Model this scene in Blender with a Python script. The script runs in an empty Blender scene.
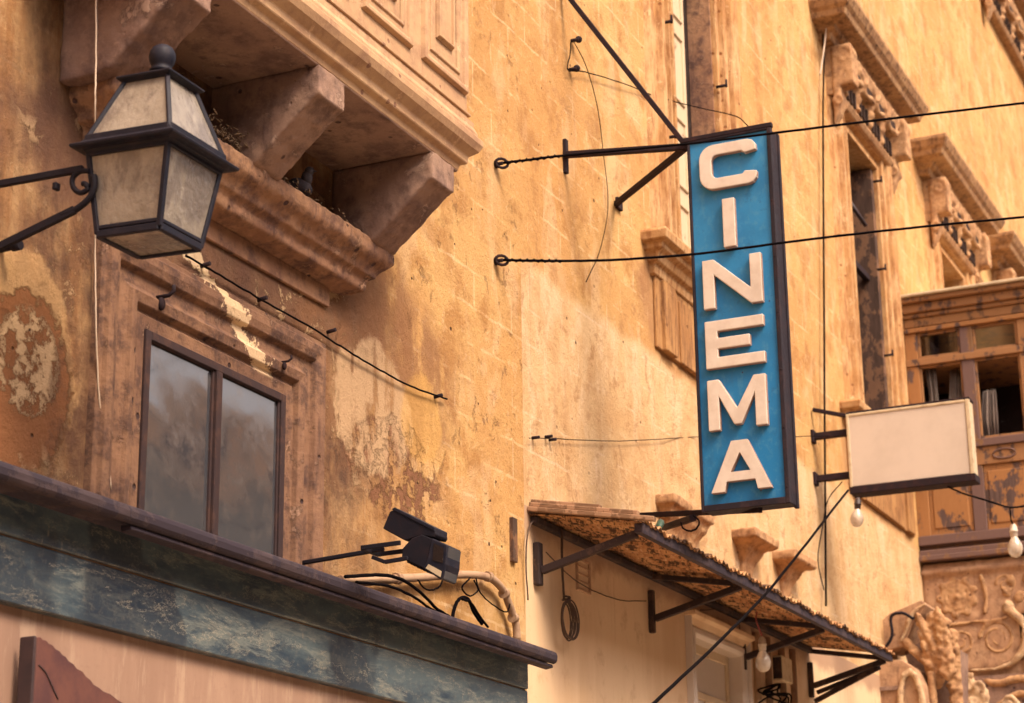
import bpy, bmesh, math, random
from mathutils import Vector, Matrix
random.seed(7)
sc = bpy.context.scene
COL = sc.collection
PI = math.pi
R_ = math.radians

# ------------------------------------------------------------------ camera
# orientation recovered from the facade's vanishing points; X runs along the facade,
# +Y goes into it (wall plane y = 0), Z is up.  The eye is 6 m off the wall at 1.6 m.
FPX = 2072.77
CAMR = Matrix(((0.42169578, -0.26502408, -0.8671418),
               (-0.906661, -0.1356569, -0.39945343),
               (-0.01176899, 0.95465148, -0.29749294)))
CAMC = Vector((0, -6.0, 1.6))
def P(u, v, y=0.0):            # where the sight line of a measured photo point meets a plane parallel to the facade
    d = CAMR @ Vector((u-512, 351.5-v, -FPX)); t = (y-CAMC.y)/d.y
    return CAMC + d*t
def PX(u, v, x):               # ... and a plane square to the facade
    d = CAMR @ Vector((u-512, 351.5-v, -FPX)); t = (x-CAMC.x)/d.x
    return CAMC + d*t
def XZ(pts, y=0.0): return [(P(u, v, y).x, P(u, v, y).z) for u, v in pts]
def YZ(pts, x): return [(PX(u, v, x).y, PX(u, v, x).z) for u, v in pts]

# ------------------------------------------------------------------ mesh builder
class MB:
    def __init__(s): s.v = []; s.f = []; s.sm = []
    def add(s, vs, fs, smooth=False):
        b = len(s.v); s.v += [tuple(v) for v in vs]
        for f in fs: s.f.append(tuple(b+i for i in f)); s.sm.append(smooth)
        return s
    def box(s, x0, x1, y0, y1, z0, z1):
        if x0 > x1: x0, x1 = x1, x0
        if y0 > y1: y0, y1 = y1, y0
        if z0 > z1: z0, z1 = z1, z0
        v = [(x, y, z) for x in (x0, x1) for y in (y0, y1) for z in (z0, z1)]
        return s.add(v, [(0,1,3,2),(4,6,7,5),(0,4,5,1),(2,3,7,6),(0,2,6,4),(1,5,7,3)])
    def prism(s, poly, a, b, ax):
        def m(p, t):
            return {'x': (t, p[0], p[1]), 'y': (p[0], t, p[1]), 'z': (p[0], p[1], t)}[ax]
        n = len(poly)
        v = [m(p, a) for p in poly]+[m(p, b) for p in poly]
        f = [tuple(range(n))[::-1], tuple(range(n, 2*n))]
        f += [(i, (i+1) % n, n+(i+1) % n, n+i) for i in range(n)]
        return s.add(v, f)
    def bar(s, p, q, w, h=None, up=(0,0,1)):
        p = Vector(p); q = Vector(q); h = h or w
        d = (q-p).normalized(); up = Vector(up)
        if abs(d.dot(up)) > .98: up = Vector((1,0,0))
        a = d.cross(up).normalized(); b = a.cross(d).normalized()
        v = []
        for c in (p, q):
            for i, j in ((-1,-1),(1,-1),(1,1),(-1,1)): v.append(c+a*i*w/2+b*j*h/2)
        return s.add(v, [(3,2,1,0),(4,5,6,7),(0,1,5,4),(1,2,6,5),(2,3,7,6),(3,0,4,7)])
    def tube(s, pts, r, n=8, caps=True):
        pts = [Vector(p) for p in pts]; m = len(pts)
        rs = r if isinstance(r, (list, tuple)) else [r]*m
        ref = Vector((.13, .31, .94)).normalized(); vs = []
        for i in range(m):
            d = (pts[min(i+1, m-1)]-pts[max(i-1, 0)])
            if d.length < 1e-9: d = Vector((0,0,1))
            d.normalize()
            a = d.cross(ref)
            if a.length < .1: a = d.cross(Vector((1, .2, 0)))
            a.normalize(); b = d.cross(a)
            for k in range(n):
                t = 2*PI*k/n; vs.append(pts[i]+(a*math.cos(t)+b*math.sin(t))*rs[i])
        fs = [(i*n+k, i*n+(k+1) % n, (i+1)*n+(k+1) % n, (i+1)*n+k) for i in range(m-1) for k in range(n)]
        b0 = len(s.v); s.add(vs, fs, True)
        if caps:
            s.f.append(tuple(b0+k for k in range(n))[::-1]); s.sm.append(False)
            s.f.append(tuple(b0+(m-1)*n+k for k in range(n))); s.sm.append(False)
        return s
    def lathe(s, c, prof, n=16, axis='z', M=None):
        c = Vector(c); vs = []
        for r, h in prof:
            for k in range(n):
                t = 2*PI*k/n; p = Vector((r*math.cos(t), r*math.sin(t), h))
                if axis == 'x': p = Vector((h, p.x, p.y))
                if axis == 'y': p = Vector((p.x, -h, p.y))
                if M: p = M @ p
                vs.append(c+p)
        m = len(prof)
        fs = [(i*n+k, i*n+(k+1) % n, (i+1)*n+(k+1) % n, (i+1)*n+k) for i in range(m-1) for k in range(n)]
        fs.append(tuple(range(n))[::-1]); fs.append(tuple((m-1)*n+k for k in range(n)))
        return s.add(vs, fs, True)
    def ball(s, c, rx, ry=None, rz=None, n=10, M=None, lump=0):
        ry = ry or rx; rz = rz or rx; c = Vector(c); vs = []; m = max(5, n-3)
        for i in range(m+1):
            a = PI*i/m
            for k in range(n):
                t = 2*PI*k/n; q = 1+random.uniform(-lump, lump)
                p = Vector((rx*math.sin(a)*math.cos(t), ry*math.sin(a)*math.sin(t), rz*math.cos(a)))*q
                if M: p = M @ p
                vs.append(c+p)
        fs = [(i*n+k, (i+1)*n+k, (i+1)*n+(k+1) % n, i*n+(k+1) % n) for i in range(m) for k in range(n)]
        return s.add(vs, fs, True)
    def spiral(s, c, r0, turns, rt, plane='yz', sgn=1, a0=0, n=40, squash=1.0):
        pts = []
        for i in range(n+1):
            t = i/n; r = r0*(1-t)**.8+r0*.08; a = a0+sgn*t*turns*2*PI
            u, w = r*math.cos(a), r*math.sin(a)*squash
            pts.append(Vector(c)+(Vector((0, u, w)) if plane == 'yz' else Vector((u, 0, w))))
        return s.tube(pts, [rt*(1-.5*i/n) for i in range(n+1)], 6)
    def cornice(s, x0, x1, prof, y0=0.0, back=0.02):
        """profile [(out, z)] swept along the wall with mitred returns"""
        rows = []
        for o, z in prof:
            rows.append([(x0-o*RET, y0+back, z), (x0-o*RET, y0-o, z), (x1+o*RET, y0-o, z), (x1+o*RET, y0+back, z)])
        vs = [p for r in rows for p in r]; m = len(rows)
        fs = [(i*4+j, i*4+j+1, (i+1)*4+j+1, (i+1)*4+j) for i in range(m-1) for j in range(3)]
        fs.append((0,1,2,3)); fs.append(tuple((m-1)*4+j for j in (3,2,1,0)))
        fs += [(i*4+3, i*4, (i+1)*4, (i+1)*4+3) for i in range(m-1)]
        return s.add(vs, fs)
    def surround(s, x0, x1, z0, z1, prof, y0=0.0, sides='ltrb'):
        """profile [(outward offset, protrusion)] swept round an opening with mitred corners"""
        m = len(prof); vs = []
        for o, p in prof:
            vs += [(x0-o, y0-p, z0-(o if 'b' in sides else 0)), (x0-o, y0-p, z1+o), (x1+o, y0-p, z1+o), (x1+o, y0-p, z0-(o if 'b' in sides else 0))]
        segs = [(0,1),(1,2),(2,3)]+([(3,0)] if 'b' in sides else [])
        fs = [(i*4+a, i*4+b, (i+1)*4+b, (i+1)*4+a) for i in range(m-1) for a, b in segs]
        if 'b' not in sides:
            pass
        return s.add(vs, fs)
    def build(s, name, mat, parent=None, bevel=0.0, seg=1, sub=0, autosmooth=False):
        me = bpy.data.meshes.new(name)
        off = Vector((0,0,0)); p = parent
        while p is not None: off += p.location; p = p.parent
        me.from_pydata([tuple(Vector(v)-off) for v in s.v], [], s.f)
        for i, sm in enumerate(s.sm): me.polygons[i].use_smooth = sm
        bm = bmesh.new(); bm.from_mesh(me)
        bmesh.ops.recalc_face_normals(bm, faces=bm.faces); bm.to_mesh(me); bm.free()
        me.materials.append(mat)
        o = bpy.data.objects.new(name, me); COL.objects.link(o)
        if parent: o.parent = parent
        if bevel:
            m = o.modifiers.new('bevel', 'BEVEL'); m.width = bevel; m.segments = seg; m.limit_method = 'ANGLE'; m.angle_limit = R_(35)
        if sub:
            m = o.modifiers.new('sub', 'SUBSURF'); m.levels = sub; m.render_levels = sub
        return o
RET = 1.0
def erode(o, vox=.02, amp=.02, size=.12):
    """fuse a carving into one worn mass of stone"""
    m = o.modifiers.new('fuse', 'REMESH'); m.mode = 'VOXEL'; m.voxel_size = vox; m.use_smooth_shade = True
    s = o.modifiers.new('smooth', 'SMOOTH'); s.iterations = 2
    t = bpy.data.textures.new('worn', 'CLOUDS'); t.noise_scale = size; t.noise_depth = 3
    d = o.modifiers.new('wear', 'DISPLACE'); d.texture = t; d.strength = amp; d.mid_level = .5; d.texture_coords = 'LOCAL'
    return o

def tag(o, label=None, cat=None, group=None, kind=None):
    if label: o['label'] = label
    if cat: o['category'] = cat
    if group: o['group'] = group
    if kind: o['kind'] = kind
    return o
def thing(name, loc, label, cat, group=None):
    o = bpy.data.objects.new(name, None); o.empty_display_size = .2; COL.objects.link(o)
    o.location = loc
    return tag(o, label, cat, group)
def copy_tree(o, parent=None):
    c = o.copy(); COL.objects.link(c); c.parent = parent
    for ch in list(o.children): copy_tree(ch, c)
    return c
def sagline(a, b, sag, n=24):
    a = Vector(a); b = Vector(b)
    return [a.lerp(b, i/n)-Vector((0,0,sag*4*(i/n)*(1-i/n))) for i in range(n+1)]
def wob(pts, k=6, amp=.004):
    """a smooth, slightly crooked run through the given points"""
    pts = [Vector(p) for p in pts]; out = []
    ext = [pts[0]*2-pts[1]]+pts+[pts[-1]*2-pts[-2]]
    for i in range(1, len(ext)-2):
        p0, p1, p2, p3 = ext[i-1:i+3]
        for j in range(k):
            t = j/k
            q = .5*((2*p1)+(p2-p0)*t+(2*p0-5*p1+4*p2-p3)*t*t+(3*p1-p0-3*p2+p3)*t**3)
            out.append(q+Vector((random.uniform(-amp, amp), 0, random.uniform(-amp, amp))))
    out.append(pts[-1]); return out

# ------------------------------------------------------------------ materials
class NB:
    def __init__(s, name):
        s.m = bpy.data.materials.new(name); s.m.use_nodes = True
        s.t = s.m.node_tree; s.n = s.t.nodes; s.n.clear()
        s.o = s.n.new('ShaderNodeOutputMaterial'); s.b = s.n.new('ShaderNodeBsdfPrincipled')
        s.t.links.new(s.b.outputs[0], s.o.inputs[0])
        g = s.n.new('ShaderNodeNewGeometry'); s.pos = g.outputs['Position']; s.h = None
    def L(s, a, b): s.t.links.new(a, b)
    def put(s, v, inp):
        if hasattr(v, 'is_linked') or isinstance(v, bpy.types.NodeSocket): s.L(v, inp)
        elif isinstance(v, (tuple, list)): inp.default_value = (*v, 1) if len(v) == 3 and len(inp.default_value) == 4 else v
        else: inp.default_value = v
    def vec(s, sc=(1,1,1), off=(0,0,0), rot=0):
        m = s.n.new('ShaderNodeMapping'); s.L(s.pos, m.inputs[0]); m.inputs['Scale'].default_value = sc; m.inputs['Location'].default_value = off; m.inputs['Rotation'].default_value = (0, rot, 0)
        return m.outputs[0]
    def noise(s, scale, detail=5, rough=.6, sc=(1,1,1), off=(0,0,0), dist=0, rot=0):
        n = s.n.new('ShaderNodeTexNoise'); s.L(s.vec(sc, off, rot), n.inputs['Vector'])
        n.inputs['Scale'].default_value = scale; n.inputs['Detail'].default_value = detail; n.inputs['Roughness'].default_value = rough; n.inputs['Distortion'].default_value = dist
        return n.outputs[0]
    def ss(s, v, lo, hi, a=0.0, b=1.0):
        n = s.n.new('ShaderNodeMapRange'); n.interpolation_type = 'SMOOTHSTEP'
        s.put(v, n.inputs[0]); n.inputs[1].default_value = lo; n.inputs[2].default_value = hi; n.inputs[3].default_value = a; n.inputs[4].default_value = b
        return n.outputs[0]
    def math(s, op, a, b=0.0):
        n = s.n.new('ShaderNodeMath'); n.operation = op; s.put(a, n.inputs[0]); s.put(b, n.inputs[1]); return n.outputs[0]
    def mul(s, *a):
        r = a[0]
        for b in a[1:]: r = s.math('MULTIPLY', r, b)
        return r
    def mix(s, f, a, b, mode='MIX'):
        n = s.n.new('ShaderNodeMix'); n.data_type = 'RGBA'; n.blend_type = mode
        s.put(f, n.inputs[0]); s.put(a, n.inputs[6]); s.put(b, n.inputs[7]); return n.outputs[2]
    def sep(s):
        n = s.n.new('ShaderNodeSeparateXYZ'); s.L(s.pos, n.inputs[0]); return n.outputs
    def blob(s, cx, cz, rx, rz, nz, amp=1.2, soft=.25, ax=0):
        o = s.sep()
        a = s.mul(s.math('SUBTRACT', o[ax], cx), 1/rx); b = s.mul(s.math('SUBTRACT', o[2], cz), 1/rz)
        d = s.math('ADD', s.math('MULTIPLY', a, a), s.math('MULTIPLY', b, b))
        d = s.math('ADD', d, s.mul(s.math('SUBTRACT', nz, .5), amp*2))
        return s.ss(d, 1-soft, 1+soft, 1, 0)
    def vor(s, scale, sc=(1,1,1), feature='F1'):
        n = s.n.new('ShaderNodeTexVoronoi'); n.feature = feature; s.L(s.vec(sc), n.inputs['Vector']); n.inputs['Scale'].default_value = scale
        return n.outputs
    def joints(s, w, h, mort=.012, off=(0,0), rot=True):
        n = s.n.new('ShaderNodeTexBrick'); o = s.sep(); c = s.n.new('ShaderNodeCombineXYZ')
        wob = s.noise(2.6, 6, .7)
        s.L(s.math('ADD', o[0], off[0]), c.inputs[0])
        s.L(s.math('ADD', s.math('ADD', o[2], off[1]), s.mul(wob, .09)), c.inputs[1]); s.L(c.outputs[0], n.inputs['Vector'])
        n.inputs['Scale'].default_value = 1; n.inputs['Brick Width'].default_value = w; n.inputs['Row Height'].default_value = h
        n.inputs['Mortar Size'].default_value = mort; n.inputs['Mortar Smooth'].default_value = .4
        n.inputs['Color1'].default_value = (.35,.35,.35,1); n.inputs['Color2'].default_value = (.65,.65,.65,1)
        return n.outputs
    def hadd(s, v, k):
        q = s.mul(v, k); s.h = q if s.h is None else s.math('ADD', s.h, q)
    def done(s, col, rough=.85, metal=0.0, spec=.25, bump=1.0, dist=.02):
        s.put(col, s.b.inputs['Base Color']); s.put(rough, s.b.inputs['Roughness']); s.put(metal, s.b.inputs['Metallic'])
        s.b.inputs['Specular IOR Level'].default_value = spec
        if s.h is not None:
            b = s.n.new('ShaderNodeBump'); b.inputs['Strength'].default_value = bump; b.inputs['Distance'].default_value = dist
            s.L(s.h, b.inputs['Height']); s.L(b.outputs[0], s.b.inputs['Normal'])
        return s.m

def chips(N, scale, r, keep=.12, flat=(1,1,1)):
    v = N.vor(scale, flat); near = N.ss(v[0], r*.6, r, 1, 0)
    n = N.n.new('ShaderNodeSeparateColor'); N.L(v[1], n.inputs[0])
    return N.mul(near, N.math('LESS_THAN', n.outputs[0], keep))

# bare limestone / plaster tones (base colours)
OCH = (.54,.298,.110); OCHD = (.38,.185,.060); CREAM = (.60,.42,.25); PALE = (.66,.49,.31); BROWN = (.20,.105,.062); UMB = (.115,.062,.042)

def ashlar_base(N):
    big = N.noise(.55, 4, .6); mid = N.noise(2.2, 8, .65); fine = N.noise(14, 8, .7)
    streak = N.noise(1.6, 7, .65, sc=(2.2,1,.22)); diag = N.noise(2.4, 6, .6, sc=(1,1,.5), off=(3,0,7), dist=.6)
    c = N.mix(N.ss(big, .38, .62), OCH, (.59,.37,.150))
    c = N.mix(N.mul(N.ss(mid, .48, .62), .8), c, OCHD)
    gr0 = N.noise(38, 8, .8); c = N.mix(N.mul(N.ss(gr0, .52, .66), .35), c, (.33,.17,.075)); c = N.mix(N.mul(N.ss(gr0, .34, .48, 1, 0), .4), c, (.74,.55,.33)); N.hadd(gr0, .35)
    gg = N.noise(7, 12, .8, off=(6,0,6), dist=.4); N.hadd(gg, .6); c = N.mix(N.mul(N.ss(gg, .56, .60), .35), c, (.70,.51,.31)); c = N.mix(N.mul(N.ss(gg, .40, .43, 1, 0), .35), c, (.36,.18,.07))
    c = N.mix(N.mul(N.ss(diag, .5, .66), .6), c, (.65,.445,.25))
    J = N.joints(.62, .272)
    c = N.mix(N.mul(N.ss(J[0], .35, .65), .22), c, (.40,.22,.09))
    jm = N.mul(J[1], N.ss(N.noise(2.1, 9, .72, off=(5,0,1)), .47, .58))
    c = N.mix(N.mul(jm, .50), c, (.72,.53,.32))
    return c, mid, fine, streak, jm
def m_wall_right():
    N = NB('ashlar_plaster'); o = N.sep()
    c, mid, fine, streak, jm = ashlar_base(N)
    # newer render below the string line, ragged edge
    edge = N.math('ADD', o[2], N.mul(N.math('SUBTRACT', N.noise(1.3, 4, .6), .5), .28))
    low = N.ss(edge, 6.78, 6.90, 1, 0)
    q1 = N.noise(1.5, 8, .68, off=(11,0,3), dist=.5); q2 = N.noise(4.2, 11, .76, off=(5,0,8), dist=.4); q3 = N.noise(2.0, 9, .72, sc=(1.6,1,.55), off=(0,0,13))
    c2 = N.mix(N.ss(q1, .40, .60), (.63,.435,.235), (.56,.355,.175))
    c2 = N.mix(N.mul(N.ss(q3, .46, .62), .6), c2, (.70,.53,.345))
    c2 = N.mix(N.mul(N.ss(q2, .54, .60), .45), c2, (.48,.275,.125)); c2 = N.mix(N.mul(N.ss(q2, .64, .66), .55), c2, (.30,.165,.085))
    g3 = N.noise(30, 9, .8, off=(1,1,1)); c2 = N.mix(N.mul(N.ss(g3, .53, .66), .35), c2, (.38,.21,.10)); N.hadd(g3, .3)
    c2 = N.mix(N.mul(N.ss(fine, .54, .70), .35), c2, (.42,.24,.12)); c2 = N.mix(N.mul(jm, .5), c2, (.72,.56,.38))
    c = N.mix(low, c, c2)
    # rusty damp strip under the first tall window and down the far window's apron
    for cx, cz, rx, rz in ((16.7,7.35,1.1,.62),(23.2,7.3,1.5,.75)):
        c = N.mix(N.mul(N.blob(cx, cz, rx, rz, N.noise(3, 5, .6), .5), N.math('SUBTRACT', 1.0, low), .75), c, N.mix(N.ss(streak,.35,.65), (.50,.28,.12), (.33,.17,.085)))
    c = N.mix(N.mul(N.ss(N.noise(1.9, 7, .7, sc=(3,1,.12), off=(9,2,0)), .56, .72), .35), c, (.36,.19,.10))
    gr = N.noise(3.4, 11, .78, off=(2,0,2), dist=.4); c = N.mix(N.mul(N.ss(gr, .565, .585), .5), c, (.36,.185,.08))
    grime = N.mul(N.ss(gr, .64, .67), .6)
    c = N.mix(grime, c, (.30,.17,.09))
    ch = N.mul(chips(N, 5.0, .085, .32, (1,0,1)), N.ss(N.noise(.8,3,.5,off=(4,0,4)), .45, .55)); ch2 = chips(N, 9, .12, .06, (1,0,1))
    c = N.mix(N.math('MAXIMUM', ch, ch2), c, (.10,.05,.03))
    N.hadd(q2, .5); N.hadd(mid, .6); N.hadd(fine, .3); N.hadd(jm, -.03); N.hadd(ch, -.8); N.hadd(ch2, -.6); N.hadd(streak, .3); N.hadd(N.noise(60, 4, .6), .05)
    return N.done(c, .92, 0, .15, .85, .035)

def tearmask(N, n2):
    o = N.sep(); a = N.math('ADD', o[0], N.mul(o[2], 1.45)); wv = N.mul(N.math('SUBTRACT', n2, .5), .75)
    d = N.math('ABSOLUTE', N.math('SUBTRACT', a, N.math('ADD', 16.83, wv)))
    return N.mul(N.ss(d, .085, .10, 1, 0), N.ss(N.math('ABSOLUTE', N.math('SUBTRACT', o[2], 5.30)), .30, .33, 1, 0))
def m_wall_left():
    N = NB('stained_old_plaster'); o = N.sep()
    c, mid, fine, streak, jm = ashlar_base(N)
    spl = N.noise(5.5, 10, .72, off=(4,0,9), dist=.4)
    s2 = N.noise(2.2, 8, .68, sc=(2.6,1,.28), off=(3,0,0)); left = N.ss(N.math('ADD', o[0], N.mul(mid, 1.6)), 10.6, 12.6, 1, 0)
    c = N.mix(N.mul(left, .7), c, N.mix(N.ss(s2, .42, .60), (.56,.36,.185), (.36,.17,.07)))
    c = N.mix(N.mul(N.ss(spl, .54, .64), .45, left), c, (.66,.45,.245))
    n1 = N.noise(2.6, 9, .68, off=(0,0,3)); n2 = N.noise(6.5, 10, .74, off=(7,0,3)); n3 = N.noise(4.0, 9, .7, sc=(1,1,.45), off=(2,0,8))
    # sooty damp band round the window; balcony shade painted into the dark beneath it
    soot_shade = N.mul(N.blob(9.1, 5.2, 2.15, 1.75, n1, .75, .5), N.ss(n3, .34, .58, .45, 1))
    c = N.mix(N.mul(soot_shade, .95), c, N.mix(N.ss(n2, .42, .6), (.165,.085,.050), (.095,.052,.038)))
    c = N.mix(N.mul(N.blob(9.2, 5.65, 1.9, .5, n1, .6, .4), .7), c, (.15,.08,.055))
    # dull brown stain below right of the sill, balcony shade painted in
    c = N.mix(N.mul(N.blob(11.0, 5.45, 1.0, .66, n1, 1.0, .45), N.ss(n3, .35, .55), .85), c, (.26,.13,.065))
    # flaked brown scar with pale islands at the far left
    scar = N.blob(7.52, 4.40, .36, .44, n2, 1.0, .08)
    c = N.mix(scar, c, (.285,.125,.055)); isl = N.mul(scar, N.blob(7.55, 4.50, .25, .27, n2, 1.6, .06), N.ss(n2, .46, .52))
    c = N.mix(isl, c, (.62,.43,.25)); rim = N.mul(N.blob(7.48, 4.50, .46, .52, n1, 1.0, .12), N.math('SUBTRACT', 1.0, scar)); c = N.mix(N.mul(rim, .55), c, (.66,.42,.20))
    scar2 = N.mul(N.blob(7.95, 4.25, .24, .6, n1, .9, .2), N.ss(n2, .42, .56)); c = N.mix(N.mul(scar2, .6), c, (.15,.075,.048))
    # pale torn strip above the lintel
    tear = tearmask(N, n2)
    c = N.mix(tear, c, (.66,.50,.32))
    # scabby brown flakes above the floodlight
    fl = N.mul(N.blob(11.25, 4.78, .62, .34, n1, .8, .12), N.ss(n2, .48, .53)); c = N.mix(fl, c, (.24,.115,.062))
    pl = N.mul(N.blob(10.95, 5.12, .5, .42, n1, 1.0, .12), N.ss(n3, .40, .52)); c = N.mix(N.mul(pl, .6), c, (.66,.47,.28))
    ye = N.blob(11.6, 5.2, .28, .30, n1, .8, .2); c = N.mix(N.mul(ye, .5), c, (.63,.37,.11))
    c = N.mix(N.mul(N.ss(N.noise(5, 9, .75, off=(2,0,2)), .58, .68), .55), c, (.27,.14,.07))
    area = N.ss(N.noise(1.1, 4, .6, off=(3,0,6)), .44, .58); pk = N.noise(5.2, 12, .78, off=(8,0,5), dist=.5)
    peel = N.mul(N.ss(pk, .565, .58), area, left); c = N.mix(N.mul(peel, .7), c, (.64,.45,.26))
    brn = N.mul(N.ss(pk, .40, .415, 1, 0), area); c = N.mix(N.mul(brn, .6), c, (.24,.12,.062))
    N.hadd(peel, .3); N.hadd(brn, -.3)
    ch = N.mul(chips(N, 5.0, .085, .34, (1,0,1)), N.ss(N.noise(.8,3,.5,off=(4,0,4)), .42, .52)); ch2 = chips(N, 11, .13, .07, (1,0,1))
    c = N.mix(N.math('MAXIMUM', ch, ch2), c, (.08,.04,.028))
    N.hadd(mid, .55); N.hadd(fine, .28); N.hadd(scar, -.35); N.hadd(isl, .35); N.hadd(fl, -.35); N.hadd(tear, .25); N.hadd(ch, -.9); N.hadd(ch2, -.7); N.hadd(spl, .35); N.hadd(N.noise(70, 4, .6), .05)
    return N.done(c, .92, 0, .15, .95, .035)

def m_stone(name, a, b, dirt, amt=.6, scale=4, strength=.6, streaky=False, torn=False):
    N = NB(name)
    n1 = N.noise(scale*.6, 6, .62); n2 = N.noise(scale*2.2, 9, .7, sc=(2.5,1.5,.4) if streaky else (1,1,1)); n3 = N.noise(scale*7, 7, .7)
    c = N.mix(N.ss(n1, .36, .64), a, b); c = N.mix(N.mul(N.ss(n2, .44, .66), amt), c, dirt)
    c = N.mix(N.mul(N.ss(n3, .55, .72), .35), c, tuple(min(.75, k*1.35) for k in a))
    n4 = N.noise(scale*1.5, 10, .75, off=(7,3,1), dist=.3); fl = N.ss(n4, .60, .63)
    c = N.mix(N.mul(fl, .55), c, tuple(min(.7, k*1.25+.06) for k in a))
    run = N.noise(scale*1.2, 8, .7, sc=(2.2,2.2,.3), off=(1,8,1)); c = N.mix(N.mul(N.ss(run, .54, .68), amt*.8), c, dirt)
    ch = chips(N, 12, .25, .12); c = N.mix(ch, c, dirt)
    if torn: c = N.mix(tearmask(N, N.noise(6.5, 10, .74, off=(7,0,3))), c, (.62,.46,.29))
    N.hadd(n1, .5); N.hadd(n2, .6); N.hadd(n3, .3); N.hadd(fl, .25); N.hadd(ch, -.5)
    return N.done(c, .9, 0, .15, strength, .028)
def m_metal(name, col, rust, amt=.4, rough=.5, scale=14, metal=.0):
    N = NB(name); n1 = N.noise(scale, 8, .7); n2 = N.noise(scale*4, 6, .7)
    c = N.mix(N.mul(N.ss(n1, .46, .66), amt), col, rust); c = N.mix(N.mul(N.ss(n2, .6, .75), .3), c, tuple(min(.6, k*2.2) for k in col))
    N.hadd(n1, .3); N.hadd(n2, .3)
    return N.done(c, N.ss(n1, .3, .7, rough, min(1, rough+.3)), metal, .22, .4, .004)
def m_wood(name, paint, bare, keep=.5, ax='x', scale=3):
    N = NB(name); sc_ = {'x': (.25,2,2.2), 'z': (2.2,2,.22), 'y': (2,.25,2.2)}[ax]
    g = N.noise(scale*4, 8, .7, sc=sc_); p = N.noise(scale*1.3, 9, .7, sc=(1,1.2,.8)); f = N.noise(scale*12, 6, .7, sc=sc_)
    w = N.mix(N.ss(g, .35, .65), bare, tuple(k*.6 for k in bare))
    c0 = N.mix(N.mul(N.ss(f, .4, .7), .35), paint, tuple(k*.7 for k in paint))
    m = N.ss(p, keep-.02, keep+.03); c = N.mix(m, c0, w)
    N.hadd(g, .5); N.hadd(m, -.5); N.hadd(f, .3)
    return N.done(c, .8, 0, .25, .6, .006)

M = {}
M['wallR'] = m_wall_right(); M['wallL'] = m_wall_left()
M['trim'] = m_stone('carved_limestone', (.52,.33,.165), (.42,.225,.09), (.25,.11,.045), .85, 4, .7, True)
M['trimpale'] = m_stone('weathered_pale_stone', (.56,.38,.21), (.50,.31,.16), (.27,.14,.08), .5, 3, .5)
M['brownstone'] = m_stone('sooty_limestone', (.37,.215,.125), (.25,.135,.085), (.085,.05,.048), .8, 3.0, .9)
M['surroundstone'] = m_stone('dark_flaking_surround', (.25,.142,.088), (.165,.092,.062), (.055,.034,.034), .8, 3.2, 1.0, torn=True)
M['darkstone'] = m_stone('dull_brown_stone', (.32,.21,.155), (.23,.145,.115), (.095,.06,.055), .7, 2.6, .8)  # darker, greyer stone tone for corbels, balcony underside and portal backing
M['hoodstone'] = m_stone('carved_hood_stone', (.42,.25,.125), (.33,.185,.095), (.10,.052,.035), .75, 5, .8)
M['relief'] = m_stone('carved_relief_stone', (.48,.29,.15), (.40,.225,.115), (.15,.075,.045), .65, 5, .8)
M['relieflight'] = m_stone('carved_light_stone', (.58,.42,.265), (.50,.33,.19), (.20,.11,.07), .6, 6, .7)
M['mauvestone'] = m_stone('reddish_stone', (.44,.275,.165), (.38,.22,.13), (.18,.10,.065), .6, 4, .6)
M['balcony'] = m_stone('balcony_weathered_paint', (.50,.33,.19), (.43,.27,.155), (.25,.14,.095), .5, 3, .35)
M['void'] = m_stone('near_black_shade', (.03,.018,.015), (.022,.014,.012), (.015,.01,.01), .3, 4, .3)  # near-black colour painted in for unlit rooms and gaps
M['darkrelief'] = m_stone('shaded_hollow_paint', (.045,.026,.020), (.032,.019,.016), (.03,.018,.015), .5, 8, .6)  # shade of the carved hollows, put into the colour
M['limewash'] = m_stone('limewashed_wall', (.68,.55,.42), (.60,.47,.35), (.4,.3,.22), .4, 2, .3)
M['bluewash'] = m_stone('blue_grey_wash', (.22,.27,.34), (.18,.22,.28), (.12,.14,.17), .4, 1, .3)
M['apron'] = m_stone('rust_streaked_apron', (.40,.22,.09), (.31,.155,.062), (.16,.075,.038), .85, 4, .7, True)
M['iron'] = m_metal('black_iron', (.007,.006,.012), (.025,.014,.017), .5, .6)
M['rustiron'] = m_metal('rusty_iron', (.017,.010,.014), (.055,.025,.022), .55, .8)
M['lampiron'] = m_metal('lantern_black_paint', (.009,.010,.020), (.035,.026,.034), .5, .42, 18)
M['wire'] = m_metal('black_cable', (.003,.002,.003), (.009,.006,.006), .4, .95)
M['ropewire'] = m_metal('dusty_cable', (.07,.045,.035), (.13,.085,.05), .5, .8)
M['palewire'] = m_metal('pale_cable', (.50,.40,.31), (.36,.25,.17), .4, .7)
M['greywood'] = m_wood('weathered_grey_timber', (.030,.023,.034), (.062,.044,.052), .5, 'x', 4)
M['darkwood'] = m_wood('dark_timber', (.036,.023,.023), (.085,.05,.038), .55, 'y', 4)
M['plank'] = m_wood('bleached_plank', (.36,.215,.13), (.25,.145,.085), .5, 'y', 4)
M['orangewood'] = m_wood('peeling_orange_paint', (.33,.155,.058), (.12,.076,.066), .53, 'z', 2.4)
M['orangerail'] = m_wood('worn_orange_rail', (.30,.15,.065), (.13,.078,.06), .55, 'y', 4)
M['mauvewood'] = m_wood('bare_mauve_timber', (.15,.09,.078), (.26,.14,.07), .56, 'z', 3)
M['revealplain'] = m_wood('plain_orange_board', (.29,.145,.06), (.17,.095,.055), .56, 'y', 4)
M['revealwood'] = m_wood('brown_reveal_wood', (.17,.09,.052), (.08,.046,.034), .48, 'z', 3)
M['creamwood'] = m_wood('cream_painted_wood', (.55,.43,.29), (.33,.21,.13), .62, 'z', 3)
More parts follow.
